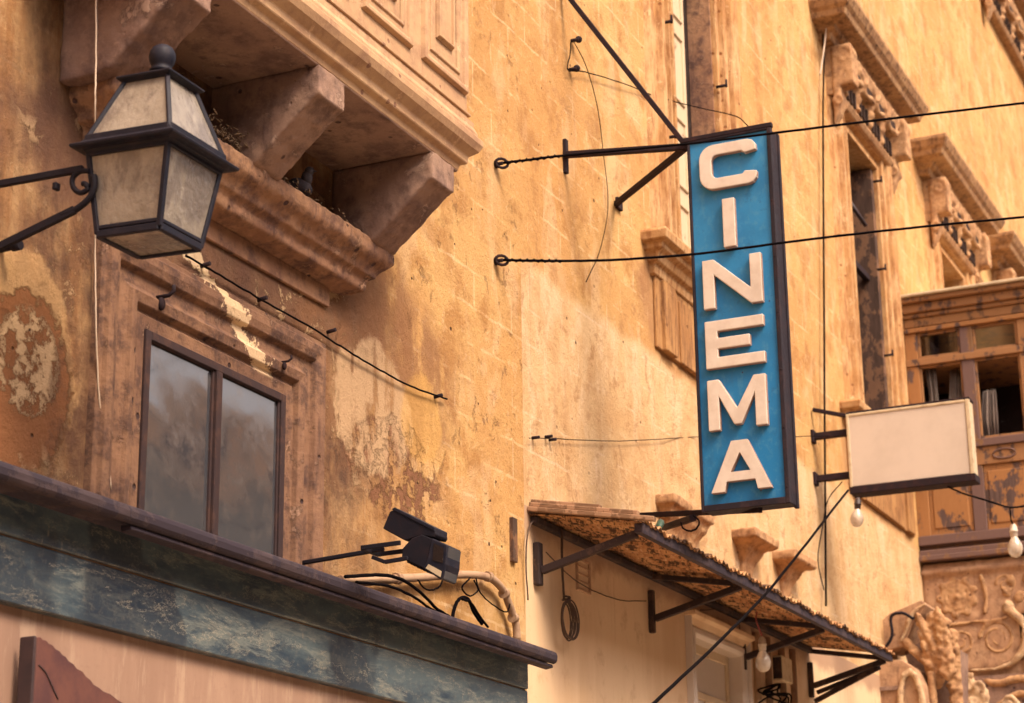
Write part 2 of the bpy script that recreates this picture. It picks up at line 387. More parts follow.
M['windowiron'] = m_metal('rust_brown_window_iron', (.035,.022,.024), (.085,.045,.035), .6, .75, 12)

def marble():
    N = NB('green_veined_marble')
    a = N.noise(1.5, 12, .74, sc=(.7,1,2.0), dist=.3, rot=.75); b = N.noise(4.0, 12, .78, sc=(.55,1,2.6), dist=.5, off=(3,1,2), rot=.9); k = N.noise(.9, 3, .5, off=(8,0,1)); f = N.noise(30, 8, .75)
    c = N.mix(N.ss(a, .38, .62), (.020,.038,.062), (.074,.108,.126))
    c = N.mix(N.mul(N.ss(b, .48, .62), .7), c, (.175,.20,.185))
    c = N.mix(N.mul(N.ss(k, .54, .57), .72), c, (.012,.019,.034))
    v = N.ss(N.math('ABSOLUTE', N.math('SUBTRACT', N.noise(2.6, 12, .74, dist=.3, off=(1,6,2), sc=(.6,1,1.8), rot=.8), .5)), .0, .007, 1, 0)
    c = N.mix(N.mul(v, N.ss(b, .40, .55), .8), c, (.36,.33,.25))
    c = N.mix(N.mul(N.ss(f, .5, .75), .35), c, (.17,.16,.125))
    drip = N.mul(N.ss(N.noise(7, 10, .78, sc=(2.2,1,.6), off=(0,0,5)), .59, .64), N.ss(N.noise(1.4, 3, .5, off=(2,2,2)), .45, .6))
    c = N.mix(N.mul(drip, .6), c, (.27,.23,.17))
    N.hadd(f, .25)
    return N.done(c, N.ss(a, .3, .7, .32, .6), 0, .4, .3, .006)
M['marble'] = marble()
def pinkplaster():
    N = NB('pinkish_shop_plaster'); a = N.noise(1.2, 5, .6, sc=(1.3,1,.25)); b = N.noise(5, 8, .7, sc=(1.8,1,.3), off=(3,0,0)); f = N.noise(22, 6, .7)
    c = N.mix(N.ss(a, .38, .62), (.34,.225,.165), (.26,.165,.122)); c = N.mix(N.mul(N.ss(b, .5, .66), .6), c, (.43,.315,.23)); c = N.mix(N.mul(N.ss(f, .5, .7), .35), c, (.24,.145,.11))
    N.hadd(a, .2); N.hadd(f, .15)
    return N.done(c, .8, 0, .25, .3, .01)
M['pink'] = pinkplaster()
for _n in M['wire'].node_tree.nodes:
    if _n.type == 'BSDF_PRINCIPLED': _n.inputs['Specular IOR Level'].default_value = .06
def creamwall():
    N = NB('smooth_cream_render'); o = N.sep(); a = N.noise(1.0, 5, .6, sc=(1.6,1,.3)); b = N.noise(3.5, 9, .7, off=(3,0,0)); f = N.noise(20, 7, .7); s_ = N.noise(2.6, 7, .7, sc=(4,1,.15), off=(1,0,3))
    c = N.mix(N.ss(a, .38, .62), (.66,.49,.315), (.58,.405,.25)); c = N.mix(N.mul(N.ss(b, .54, .68), .5), c, (.42,.26,.15)); c = N.mix(N.mul(N.ss(f, .55, .75), .2), c, (.38,.25,.15))
    c = N.mix(N.mul(N.ss(s_, .58, .70), .55), c, (.38,.21,.13))
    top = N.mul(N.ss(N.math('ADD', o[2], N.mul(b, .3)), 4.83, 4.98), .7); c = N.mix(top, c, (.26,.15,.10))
    ch = chips(N, 7, .07, .10, (1,0,1)); c = N.mix(ch, c, (.12,.06,.04))
    N.hadd(a, .2); N.hadd(b, .3); N.hadd(f, .15)
    return N.done(c, .85, 0, .2, .4, .012)
M['cream'] = creamwall()
def simple(name, a, b, scale=8, rough=.5, spec=.4, bump=.2, metal=0):
    N = NB(name); n = N.noise(scale, 7, .65); f = N.noise(scale*6, 5, .6)
    c = N.mix(N.ss(n, .35, .68), a, b); N.hadd(n, .5); N.hadd(f, .2)
    return N.done(c, rough, metal, spec, bump, .004)
def bluepaint():
    N = NB('blue_sign_enamel'); o = N.sep(); n = N.noise(3, 7, .65); g = N.noise(16, 8, .72, sc=(1,1,.8)); s_ = N.noise(9, 7, .7, sc=(1,2.5,.18))
    c = N.mix(N.ss(o[2], 5.0, 7.8), (.008,.165,.40), (.025,.215,.46)); c = N.mix(N.mul(N.ss(n, .42, .66), .5), c, (.010,.13,.31))
    c = N.mix(N.mul(N.ss(g, .50, .62), .40), c, (.07,.25,.42)); c = N.mix(N.mul(N.ss(N.noise(5, 10, .78, off=(3,3,3)), .56, .62), .45), c, (.012,.105,.24)); c = N.mix(N.mul(N.ss(s_, .56, .72), .35), c, (.06,.13,.19))
    c = N.mix(chips(N, 13, .1, .05), c, (.05,.04,.05))
    N.hadd(n, .3); N.hadd(g, .2)
    return N.done(c, .45, 0, .4, .25, .004)
M['blue'] = bluepaint()
M['letter'] = simple('cream_letter_enamel', (.66,.58,.50), (.58,.49,.41), 7, .4)
M['letteredge'] = simple('letter_edge', (.42,.27,.2), (.3,.18,.13), 12, .6)
M['signframe'] = m_metal('sign_frame_paint', (.017,.013,.020), (.05,.030,.034), .6, .6, 9)
M['signface'] = simple('off_white_acrylic', (.57,.49,.415), (.51,.435,.365), 2.2, .35, .4, .1)
M['signshell'] = m_metal('pale_worn_casing', (.52,.42,.28), (.26,.16,.10), .45, .6, 10)
M['plaque'] = simple('dark_red_brown_board', (.125,.052,.042), (.075,.032,.034), 6, .6, .35, .5)
M['plaqueedge'] = simple('dark_board_edge', (.028,.018,.022), (.045,.026,.028), 10, .5)
M['curtain'] = simple('grey_curtain_cloth', (.32,.26,.21), (.20,.15,.13), 3, .9)
M['tile'] = simple('vent_terracotta', (.45,.30,.19), (.30,.17,.10), 8, .9)
M['socket'] = simple('bulb_socket_plastic', (.03,.022,.022), (.05,.03,.028), 20, .5)
M['socketpale'] = simple('pale_bulb_socket', (.60,.52,.42), (.45,.36,.28), 20, .5)
M['redwire'] = simple('red_flex', (.28,.05,.045), (.18,.035,.03), 20, .5)
M['pipe'] = m_metal('painted_conduit', (.36,.24,.155), (.20,.115,.075), .6, .7, 9)
M['feather'] = simple('dark_pigeon_feathers', (.030,.026,.034), (.055,.045,.055), 30, .7)
M['asphalt'] = simple('street_paving', (.46,.37,.28), (.38,.30,.22), 3, .9)
M['twig'] = simple('dry_twigs', (.13,.085,.05), (.28,.19,.11), 20, .9)

def corrug():
    N = NB('flaking_canopy_underside'); a = N.noise(2.6, 9, .75, sc=(.45,1.6,1), dist=.5); b = N.noise(6, 11, .8, sc=(.7,2.4,1), off=(4,0,0), dist=.4)
    c = N.mix(N.ss(a, .34, .60), (.56,.32,.15), (.36,.17,.075)); c = N.mix(N.mul(N.ss(b, .50, .53), .92), c, (.05,.03,.023)); c = N.mix(N.mul(N.ss(b, .36, .44, 1, 0), .7), c, (.66,.45,.26))
    N.hadd(b, -.8); N.hadd(a, .5)
    return N.done(c, .9, 0, .2, .8, .012)
M['corrug'] = corrug()

def glass_window():
    """old slightly rippled window glass seen from the street: a dark room behind, the street mirrored in it"""
    N = NB('rippled_window_glass'); w = N.noise(1.5, 1, .4, sc=(1,1,1.2), dist=.2); d = N.noise(6, 9, .75)
    N.hadd(w, 1.0)
    c = N.mix(N.mul(N.ss(d, .46, .7), .5), (.045,.050,.062), (.12,.11,.105))
    m = N.done(c, N.ss(d, .4, .75, .05, .18), 0, .5, .16, .05); N.b.inputs['IOR'].default_value = 2.7
    N.b.inputs['Specular IOR Level'].default_value = .5
    return m
M['glass'] = glass_window()
def lamp_glass():
    N = NB('rippled_frosted_lantern_glass'); a = N.noise(34, 3, .55, sc=(1,1,.8), dist=.3); b = N.noise(6, 6, .65); d = N.noise(4.2, 8, .7, sc=(1,1,.55), off=(3,3,3), dist=.4)
    N.hadd(a, .8); N.hadd(b, .7)
    c = N.mix(N.ss(b, .35, .65), (.40,.355,.30), (.31,.27,.225)); c = N.mix(N.mul(N.ss(d, .46, .60), .65), c, (.15,.125,.12))
    m = N.done(c, N.ss(d, .3, .7, .10, .28), 0, .6, .6, .012)
    N.b.inputs['Transmission Weight'].default_value = .3
    return m
M['lampglass'] = lamp_glass()
def clear_glass():
    N = NB('clear_glass'); gl = N.n.new('ShaderNodeBsdfGlossy'); gl.inputs[1].default_value = .06; tr = N.n.new('ShaderNodeBsdfTransparent'); tr.inputs[0].default_value = (.75,.72,.68,1)
    mx = N.n.new('ShaderNodeMixShader'); mx.inputs[0].default_value = .13
    N.L(tr.outputs[0], mx.inputs[1]); N.L(gl.outputs[0], mx.inputs[2]); N.L(mx.outputs[0], N.o.inputs[0]); return N.m
M['clear'] = clear_glass()
def bulb_glass():
    N = NB('frosted_bulb_glass'); n = N.noise(30, 3, .5); c = N.mix(N.ss(n, .4, .7), (.78,.68,.56), (.66,.55,.44))
    m = N.done(c, .15, 0, .5); N.b.inputs['Transmission Weight'].default_value = .5; return m
M['bulb'] = bulb_glass()

# ------------------------------------------------------------------ setting
def wall_sheet(mb, x0, x1, z0, z1, y, holes, depth=.3, thick=.45):
    xs = sorted({x0, x1}|{h[0] for h in holes}|{h[1] for h in holes}); zs = sorted({z0, z1}|{h[2] for h in holes}|{h[3] for h in holes})
    for i in range(len(xs)-1):
        for j in range(len(zs)-1):
            cx = (xs[i]+xs[i+1])/2; cz = (zs[j]+zs[j+1])/2
            if any(h[0] < cx < h[1] and h[2] < cz < h[3] for h in holes): continue
            mb.add([(xs[i],y,zs[j]),(xs[i+1],y,zs[j]),(xs[i+1],y,zs[j+1]),(xs[i],y,zs[j+1])], [(0,1,2,3)])
    for a, b, c, d in holes:
        Y = y+depth
        mb.add([(a,y,c),(a,y,d),(a,Y,d),(a,Y,c)], [(0,1,2,3)]); mb.add([(b,y,c),(b,y,d),(b,Y,d),(b,Y,c)], [(0,1,2,3)])
        mb.add([(a,y,d),(b,y,d),(b,Y,d),(a,Y,d)], [(0,1,2,3)]); mb.add([(a,y,c),(b,y,c),(b,Y,c),(a,Y,c)], [(0,1,2,3)])
    mb.add([(x0,y,z1),(x1,y,z1),(x1,y+thick+6,z1),(x0,y+thick+6,z1)], [(0,1,2,3)])
    mb.add([(x0,y,z0),(x0,y,z1),(x0,y+thick+6,z1),(x0,y+thick+6,z0)], [(0,1,2,3)])
    mb.add([(x1,y,z0),(x1,y,z1),(x1,y+thick+6,z1),(x1,y+thick+6,z0)], [(0,1,2,3)])
    return mb

g = MB().box(-60, 160, -60, 60, -.3, 0).build('street_ground', M['asphalt']); tag(g, kind='structure')

# ---- left house -----------------------------------------------------------
LW = (8.45, 9.85, 3.55, 4.92)
hA = thing('old_house', (8, 0, 0), 'stained old plastered house with the projecting balcony and metal window, behind the lantern', 'house')
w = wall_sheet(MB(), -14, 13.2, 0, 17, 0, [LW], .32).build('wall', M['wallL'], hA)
win = MB().box(8.45, 9.85, .17, .20, 3.6, 4.92)
# window: iron frame, mullion, two panes
fr = MB()
fr.box(8.452,8.50,-.034,.03,3.7,4.918); fr.box(9.80,9.848,-.034,.03,3.7,4.918); fr.box(8.50,9.80,-.034,.03,4.87,4.918)
fr.box(8.50,9.80,-.034,.03,3.7,3.76); fr.box(9.118,9.172,-.040,.035,3.76,4.87)
fr.box(8.50,8.515,-.022,.02,3.76,4.87); fr.box(9.785,9.80,-.022,.02,3.76,4.87)
fr.box(9.172,9.185,-.022,.02,3.76,4.87); fr.box(9.10,9.118,-.022,.02,3.76,4.87)
window = fr.build('window', M['windowiron'], hA, .004)
MB().box(8.50,9.118,-.006,.002,3.76,4.87).build('pane', M['glass'], window)
MB().box(9.172,9.80,-.008,.0,3.76,4.87).build('pane', M['glass'], window)
MB().box(8.4,9.9,.30,.32,3.5,4.95).build('blind', M['curtain'], window)
sp = [(-.003,-.10),(-.003,.018),(.07,.026),(.075,.014),(.10,.014),(.11,.05),(.165,.062),(.18,.04),(.20,.025),(.27,.025),(.285,.06),(.33,.075),(.375,.075),(.39,.045),(.42,.045),(.425,-.01)]
MB().surround(8.45,9.85,3.6,4.92,sp,0,'ltr').build('window_surround', M['surroundstone'], hA, .004)
cor = MB().cornice(8.03,10.41,[(0,5.715),(.02,5.725),(.145,5.74),(.155,5.755),(.155,5.80),(.165,5.825),(.20,5.835),(.205,5.86),(.225,5.89),(.265,5.915),(.285,5.94),(.285,6.015),(.26,6.04),(.01,6.07)]).build('cornice', M['brownstone'], hA); erode(cor, .013, .022, .08)
MB().box(8.10,10.34,-.025,0,5.60,5.72).build('frieze', M['brownstone'], hA, .004)
# balcony
bal = MB()
bal.cornice(8.12,10.07,[(.62,6.52),(.69,6.52),(.70,6.56),(.735,6.575),(.74,6.62),(.79,6.66),(.81,6.70),(.81,6.74),(.785,6.75),(.785,6.78),(.765,6.82),(.765,6.86),(.62,6.865)])
balc = bal.build('balcony', M['balcony'], hA, .005)
MB().box(7.27,10.755,-.687,0,6.512,6.85).build('floor_slab', M['darkstone'], balc, .004)
par = MB().box(7.36,10.80,-.735,0,6.86,9.7).build('parapet', M['balcony'], balc, .006)
MB().box(7.42,10.83,-.748,-.70,6.90,6.92).build('bead', M['balcony'], balc, .004)
for px0, px1 in ((8.02,8.62),(8.86,9.46),(9.46+.26,10.22),(10.22+.18,10.70)):
    pass
pr = [(0,.004),(.012,.018),(.03,.018),(.035,.006),(.075,.006),(.085,.024),(.105,.030),(.125,.030),(.135,.0)]
def bpanel(a, b, z0=7.03, z1=8.1):
    m = MB(); m.surround(a+.13,b-.13,z0+.13,z1-.13,pr,-.735); m.box(a+.19,b-.19,-.748,-.73,z0+.22,z1-.22)
    m.surround(a+.215,b-.215,z0+.25,z1-.25,[(0,.0),(.004,.02),(.018,.02),(.024,.0)],-.745)
    return m.build('panel', M['balcony'], balc, .003)
for a, b in ((7.92,8.52),(8.67,9.27),(9.42,10.02),(10.17,10.77)): bpanel(a, b)
for x in (7.655, 9.02, 10.385):
    m = MB().prism([(0,6.51),(-.70,6.51),(-.70,6.335),(-.665,6.325),(-.30,6.005),(-.22,5.985),(0,5.985)], x, x+.29, 'x')
    erode(m.build('corbel', M['darkstone'], balc), .014, .018, .10)
# hooks and pins in the plaster beside the window
def hook(par_, p, s=1):
    p = Vector(p); m = MB()
    m.tube([p+Vector((0,.02,0)), p+Vector((0,-.05*s,0)), p+Vector((.005,-.075*s,.02*s)), p+Vector((.008,-.07*s,.05*s))], .010*s, 6)
    m.ball(p+Vector((0,-.01,-.035*s)), .022*s, .02*s, .035*s, 8)
    return m.build('hook', M['rustiron'], par_)
hook(hA, P(160,297,-.05), 1.1); hook(hA, P(283,362,-.06), .7)
m = MB(); q = P(0,213,0)
m.tube([(7.30,0.02,4.98),(7.30,-.085,4.985)], .017, 8); m.tube([(7.30,-.07,4.985),(7.30,-.115,4.987)], .026, 8)
m.build('wall_bolt', M['iron'], hA)
m = MB()
for (u,v,l) in ((511,518,44),):
    a = P(u,v,0); b = P(u,v+l,0); m.prism([(a.x-.03,a.z),(a.x+.045,a.z),(a.x+.045,b.z),(a.x-.03,b.z)], .01, -.03, 'y')
m.build('timber_batten', M['revealwood'], hA, .004)

# ---- right house ----------------------------------------------------------
hB = thing('townhouse', (20, 0, 0), 'tall ochre limestone townhouse with carved window hoods, behind the cinema sign', 'house')
W2 = (16.6,17.84,7.92,11.5); W3 = (22.62,23.95,7.92,11.50); W4 = (27.3,28.65,7.92,11.50); W5 = (32.1,33.4,7.92,11.5); DR = (16.62,17.86,2.2,4.52)
ROW2 = [(a-.02, b+.02, 14.6, 17.4) for a, b in ((16.6,17.8),(22.62,23.95),(27.3,28.65),(32.1,33.4))]
wall_sheet(MB(), 13.2, 60, 4.97, 24, 0, [W2, W3, W4, W5], .32).build('wall', M['wallR'], hB)
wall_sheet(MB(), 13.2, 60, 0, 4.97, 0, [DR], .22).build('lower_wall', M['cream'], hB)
MB().box(13.203,60,.01,.02,4.9,5.0).build('string_joint', M['cream'], hB)
jp = [(-.004,-.20),(-.004,.055),(.05,.06),(.06,.015),(.16,.015),(.17,.075),(.22,.09),(.235,.03),(.34,.03),(.36,.10),(.43,.125),(.50,.125),(.52,.06),(.60,.05),(.66,-.01)]
for a, b, c, d in (W2, W3, W4, W5):
    MB().surround(a, b, c, d, jp, 0, 'ltr').build('window_surround', M['trim'], hB, .006)
    RET = 1.0
    MB().cornice(a-.66,b+.66,[(.0,c-.36),(.05,c-.35),(.06,c-.27),(.10,c-.25),(.12,c-.19),(.17,c-.16),(.175,c-.12),(.23,c-.10),(.24,c-.03),(.22,c),(0,c+.005)]).build('sill', M['trim'], hB, .008)
for a, b in ((15.95,18.5),(21.9,24.7)):        # aprons under the sills
    m = MB(); m.box(a, b, -.03, .0, 6.92, 7.58); m.box(a+.12, a+.40, -.07, -.02, 6.92, 7.56); m.box(b-.40, b-.12, -.07, -.02, 6.92, 7.56); m.box(a+.55, b-.55, -.05, -.02, 6.92, 7.50); m.build('apron', M['apron'], hB, .008)
# second window: pale closed leaf
def leaf(a, b, y, z0, z1, mat, panels, nm='shutter'):
    m = MB().box(a, b, y, y+.05, z0, z1); n = panels
    for i in range(n):
        u0 = z0+(z1-z0)*i/n+.08; u1 = z0+(z1-z0)*(i+1)/n-.08
        m.surround(a+.12, b-.12, u0+.04, u1-.04, [(0,.0),(.006,.02),(.03,.02),(.036,0)], y)
    return m.build(nm, mat, hB, .004)
leaf(16.6,17.58,.19,7.93,11.5,M['creamwood'],4); MB().box(17.58,17.84,.24,.29,7.93,11.5).build('window_backing', M['void'], hB)  # near-black sheet stands for the unlit gap beside the leaf
MB().box(17.815,17.838,.0,.235,7.93,11.49).build('door_lining', M['brownstone'], hB)
# third window: open, glazed lower leaf, unlit room as a near-black sheet
MB().box(22.62,23.95,.29,.31,7.93,11.5).build('window_backing', M['void'], hB)
m = MB(); m.box(22.64,22.70,.10,.16,7.95,11.48); m.box(23.05,23.11,.10,.16,7.95,9.95)
for z in (7.98,8.7,9.35,9.92): m.box(22.70,23.05,.11,.15,z,z+.05)
m.box(22.64,23.9,.10,.17,10.0,10.08)
wl = m.build('window_leaf', M['rustiron'], hB, .004); MB().box(22.70,23.05,.125,.135,7.98,9.95).build('pane', M['signface'], wl)
MB().box(23.84,23.948,.0,.28,7.95,11.47).build('window_leaf', M['revealwood'], hB, .004)
MB().tube([PX(846,196,23.2),PX(866,226,23.5)], .025, 6).build('curtain_rod', M['plaqueedge'], hB)
MB().box(27.3,28.65,.29,.31,7.93,11.5).build('window_backing', M['curtain'], hB); MB().box(32.1,33.4,.29,.31,7.93,11.5).build('window_backing', M['void'], hB)
# hinge pins left in the jambs
for (u, v) in ((667,22),(722,86),(671,137),(676,250),(878,181),(882,269),(889,355)):
    p = P(u, v, -.10); m = MB(); m.tube([p+Vector((0,.06,0)), p+Vector((0,-.05,0))], .015, 6); m.tube([p+Vector((0,-.045,-.02)), p+Vector((0,-.045,.06))], .012, 6)
    m.build('hinge_pin', M['rustiron'], hB)

def hood(xc, zb, half=1.37):
    """carved window hood: console scrolls, frieze with shell work and dark-painted hollows, deep moulded cornice"""
    a, b = xc-half, xc+half
    c = MB().cornice(a, b, [(.02,zb+.62),(.14,zb+.63),(.16,zb+.70),(.22,zb+.72),(.24,zb+.76),(.40,zb+.79),(.42,zb+.86),(.46,zb+.90),(.50,zb+.98),(.50,zb+1.03),(.0,zb+1.07)]).build('window_hood', M['hoodstone'], hB, .01)
    MB().box(a+.05,b-.05,-.10,0,zb,zb+.62).build('frieze', M['hoodstone'], c, .01)
    MB().cornice(a+.3,b-.3,[(.10,zb-.04),(.13,zb-.03),(.16,zb+.02),(.16,zb+.05),(.10,zb+.07)]).build('architrave', M['relief'], c, .006)
    for s_, x in ((-1,a+.14),(1,b-.14)):
        m = MB().prism([(-.08,zb+.62),(-.33,zb+.62),(-.36,zb+.50),(-.32,zb+.38),(-.22,zb+.28),(-.17,zb+.10),(-.19,zb-.06),(-.15,zb-.22),(-.08,zb-.36)], x-.10, x+.10, 'x')
        for xx in (x-.105, x+.105):
            m.spiral((xx,-.24,zb+.48), .11, 1.6, .024); m.spiral((xx,-.15,zb-.10), .07, 1.4, .018)
        for k in range(5): m.box(x-.105+.05*k,x-.085+.05*k,-.35,-.1,zb+.1,zb+.55)
        erode(m.build('console', M['relief'], c), .02, .015, .07)
    n = 4; step = (2*half-.56)/n; v = MB(); r = MB(); r.prism([(-.05,zb+.60),(-.30,zb+.60),(-.26,zb+.44),(-.17,zb+.30),(-.12,zb+.05),(-.05,zb+.0)], a+.26, b-.26, 'x')
    for k in range(n):
        x0 = a+.28+step*k; xm = x0+step/2
        # scalloped dark plate painted as shade inside the carving, and its raised lip
        lp_ = []
        for i in range(17):
            t = i*2*PI/16; rr = 1+.13*math.cos(3*t+.6+k)+.05*math.sin(5*t)
            lp_.append((xm+step*.36*rr*math.cos(t), zb+.43+.125*rr*math.sin(t)))
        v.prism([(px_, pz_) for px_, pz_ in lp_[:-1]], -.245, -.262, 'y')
        r.tube([(px_, -.25-.02*math.sin(i*1.1), pz_) for i, (px_, pz_) in enumerate(lp_)], [.032+.014*abs(math.sin(i*1.7)) for i in range(17)], 7)
        for q_ in range(3): v.prism([(x0+step*(.16+.26*q_),zb+.05),(x0+step*(.16+.26*q_)+.055,zb+.05),(x0+step*(.16+.26*q_)+.06,zb+.22),(x0+step*(.16+.26*q_)+.02,zb+.25),(x0+step*(.16+.26*q_)-.01,zb+.20)], -.155, -.185, 'y')
        for q_ in range(4): r.ball((x0+step*.05, -.22+.02*q_, zb+.50-.13*q_), .05,.05,.06, 7, lump=.3)
    v.build('hollow_shade', M['darkrelief'], c); erode(r.build('carving', M['relief'], c), .024, .03, .09)
hood(23.30, 11.72); hood(27.98, 11.72); hood(32.75, 11.78, 1.75)
hood(33.9, 17.55, 1.9)

# three stumps of an old balcony above the canopy
for x, zt, w_, o in ((16.02,5.62,.66,.17),(18.02,5.70,.22,.24),(19.22,5.72,.22,.24)):
    m = MB().cornice(x, x+w_, [(.02,zt-.60),(.03,zt-.38),(.05,zt-.28),(.10,zt-.20),(.12,zt-.17),(.12,zt-.15),(o-.03,zt-.115),(o,zt-.10),(o,zt-.02),(0,zt)])
    if w_ < .5: m.cornice(x-.05, x+w_+.02, [(.0,zt-.72),(.20,zt-.71),(.24,zt-.66),(.20,zt-.58),(.10,zt-.50),(0,zt-.48)])
    erode(m.build('stone_bracket', M['relief'], hB), .016, .028, .09)

# door under the canopy
dr = MB().surround(16.62,17.86,2.2,4.52,[(-.004,-.12),(-.004,.02),(.03,.045),(.07,.045),(.08,.03),(.12,.03),(.13,.055),(.16,.06),(.165,0)],0,'ltr').build('door', M['signface'], hB, .004)
m = MB(); m.box(16.62,17.86,.10,.15,4.05,4.11); m.box(16.63,16.70,.10,.15,2.2,4.50); m.box(17.78,17.85,.10,.15,2.2,4.52); m.box(16.7,17.78,.10,.15,4.44,4.52); m.box(17.2,17.27,.10,.15,2.2,4.05)
m.build('frame', M['creamwood'], dr, .004); MB().box(16.7,17.78,.12,.128,2.2,4.45).build('pane', M['signface'], dr); MB().box(16.625,17.855,.152,.172,2.2,4.515).build('leaf', M['creamwood'], dr)
m = MB().cornice(16.55,17.93,[(0,4.60),(.04,4.61),(.06,4.66),(.10,4.68),(.10,4.72),(0,4.73)]).build('lintel', M['cream'], dr, .004)
for x in (18.28,18.62,19.05,19.4): MB().tube([(x,-.02,2),(x,-.02,4.80)], .035, 8).build('pipe', M['pipe'] if x > 18.5 else M['cream'], hB)
m = MB(); a = (14.13,4.76); m.surround(14.14,14.36,4.53,4.74,[(0,.0),(.0,.012),(.02,.014),(.026,0)],0)
for k in range(1,4): m.box(14.14,14.36,-.010,0,4.53+.055*k-.005,4.53+.055*k+.005)
m.build('air_vent', M['tile'], hB)

# ---- closed timber balcony at the far right --------------------------------
GX = 25.0; GY = 2.25; gx1 = 31.0
ga = thing('timber_balcony', (GX, 0, 6.7), 'closed wooden balcony with peeling orange paint and open dark windows, at right edge', 'balcony')
def gy(u, v=400): return PX(u, v, GX).y
def gz(u, v): return PX(u, v, GX).z
MB().box(GX+.03,gx1,-GY+.03,0,6.74,7.80).build('lower_box', M['mauvewood'], ga)
m = MB().cornice(GX+.02+.0, gx1, [(0,0)], 0) if False else MB()
def wrap(mb, o, z0, z1):        # a band round end and front
    mb.box(GX-o, gx1, -GY-o, 0, z0, z1); return mb
zb = 6.68
m = MB(); wrap(m,.10,9.86,9.98); wrap(m,.16,9.98,10.05); wrap(m,.06,9.80,9.86); m.build('roof_cornice', M['orangerail'], ga, .012)
MB().box(GX-.2,gx1,-GY-.2,0,10.05,10.09).build('roof', M['signshell'], ga, .01)
m = MB(); wrap(m,.03,9.68,9.80); m.build('frieze', M['revealplain'], ga, .01)
m = MB(); wrap(m,.05,9.61,9.67); m.build('rail', M['orangewood'], ga, .008)
m = MB(); wrap(m,.04,9.17,9.26); m.build('rail', M['orangerail'], ga, .008)
m = MB(); wrap(m,.06,8.03,8.13); m.build('rail', M['mauvewood'], ga, .008)
m = MB(); wrap(m,.03,7.80,8.03); m.build('rail', M['orangerail'], ga, .008)
m = MB(); wrap(m,.05,6.86,6.98); m.build('rail', M['mauvewood'], ga, .008)
m = MB(); wrap(m,.09,6.66,6.73); wrap(m,.05,6.73,6.80); m.build('base_moulding', M['mauvewood'], ga, .01)
# end bays: posts
posts = [(0,-.16,'orangewood'),(-.70,-.86,'mauvewood'),(-1.42,-1.58,'orangerail'),(-GY+.16,-GY,'orangewood')]
for a, b, mt in posts: MB().box(GX-.02,GX+.10,a,b,6.98,9.61).build('post', M[mt], ga, .008)
for k in range(1,8): MB().box(GX+.8*k-.06,GX+.8*k+.06,-GY-.02,-GY+.1,6.98,9.61).build('post', M['orangewood'], ga, .008)
for (a, b) in ((-.16,-.70),(-.86,-1.42),(-1.58,-GY+.16)):
    # raised orange lower panels with recessed fields
    m = MB(); m.box(GX+.0,GX+.06,b,a,6.98,7.80); m.box(GX-.012,GX+.02,b+.05,a-.05,7.06,7.72); m.build('panel', M['orangewood'], ga, .01)
    m = MB(); m.tube([(GX-.034,(a+b)/2+.14*math.cos(t*PI/8),7.915+.06*math.sin(t*PI/8)) for t in range(17)], .012, 6); m.build('oval_moulding', M['mauvewood'], ga)
    f = MB()
    for y0, y1, z0, z1 in ((b,a,9.57,9.61),(b,a,9.26,9.30),(b,b+.035,9.30,9.57),(a-.035,a,9.30,9.57)): f.box(GX+.005,GX+.06,y0,y1,z0,z1)
    fo = f.build('transom_window', M['orangerail'], ga, .005); MB().box(GX+.03,GX+.036,b+.03,a-.03,9.30,9.57).build('pane', M['clear'], fo)
    f = MB()
    for y0, y1, z0, z1 in ((b,a,9.14,9.17),(b,a,8.13,8.17),(b,b+.025,8.17,9.14),(a-.025,a,8.17,9.14)): f.box(GX+.005,GX+.06,y0,y1,z0,z1)
    fo = f.build('window', M['orangerail'], ga, .005)
# inside of the balcony: unlit depth painted near-black, and grey curtains
m = MB(); m.box(GX+1.4,GX+1.42,-GY+.1,0,7.6,9.7); m.box(GX+.12,gx1,-.02,-.005,7.6,9.66); m.box(GX+.12,gx1,-GY+.15,-.02,9.63,9.65); m.box(GX+.12,GX+1.4,-GY+.15,-.02,7.63,7.65)
m.build('interior_shade', M['void'], ga)
def curtain(y0, y1, z0, z1, x, par_, lean=0):
    m = MB(); n = 26; vs = []
    for i in range(n+1):
        t = i/n; y = y0+(y1-y0)*t; dx = .03*math.sin(t*31)+.015*math.sin(t*13)
        vs += [(x+dx, y, z1), (x+dx*1.5, y+lean*(1-t), (z0+z1)/2), (x+dx, y+lean*.4, z0)]
    fs = []
    for i in range(n):
        for j in range(2): fs.append((i*3+j, i*3+j+1, (i+1)*3+j+1, (i+1)*3+j))
    o = m.add(vs, fs, True).build('curtain', M['curtain'], par_); s = o.modifiers.new('solid', 'SOLIDIFY'); s.thickness = .006
    return o
curtain(-.18,-.34,8.05,9.58,GX+.16,ga,-.05); curtain(-.50,-.68,8.05,9.15,GX+.25,ga,.06); curtain(-.90,-1.06,8.05,8.8,GX+.2,ga,.05)

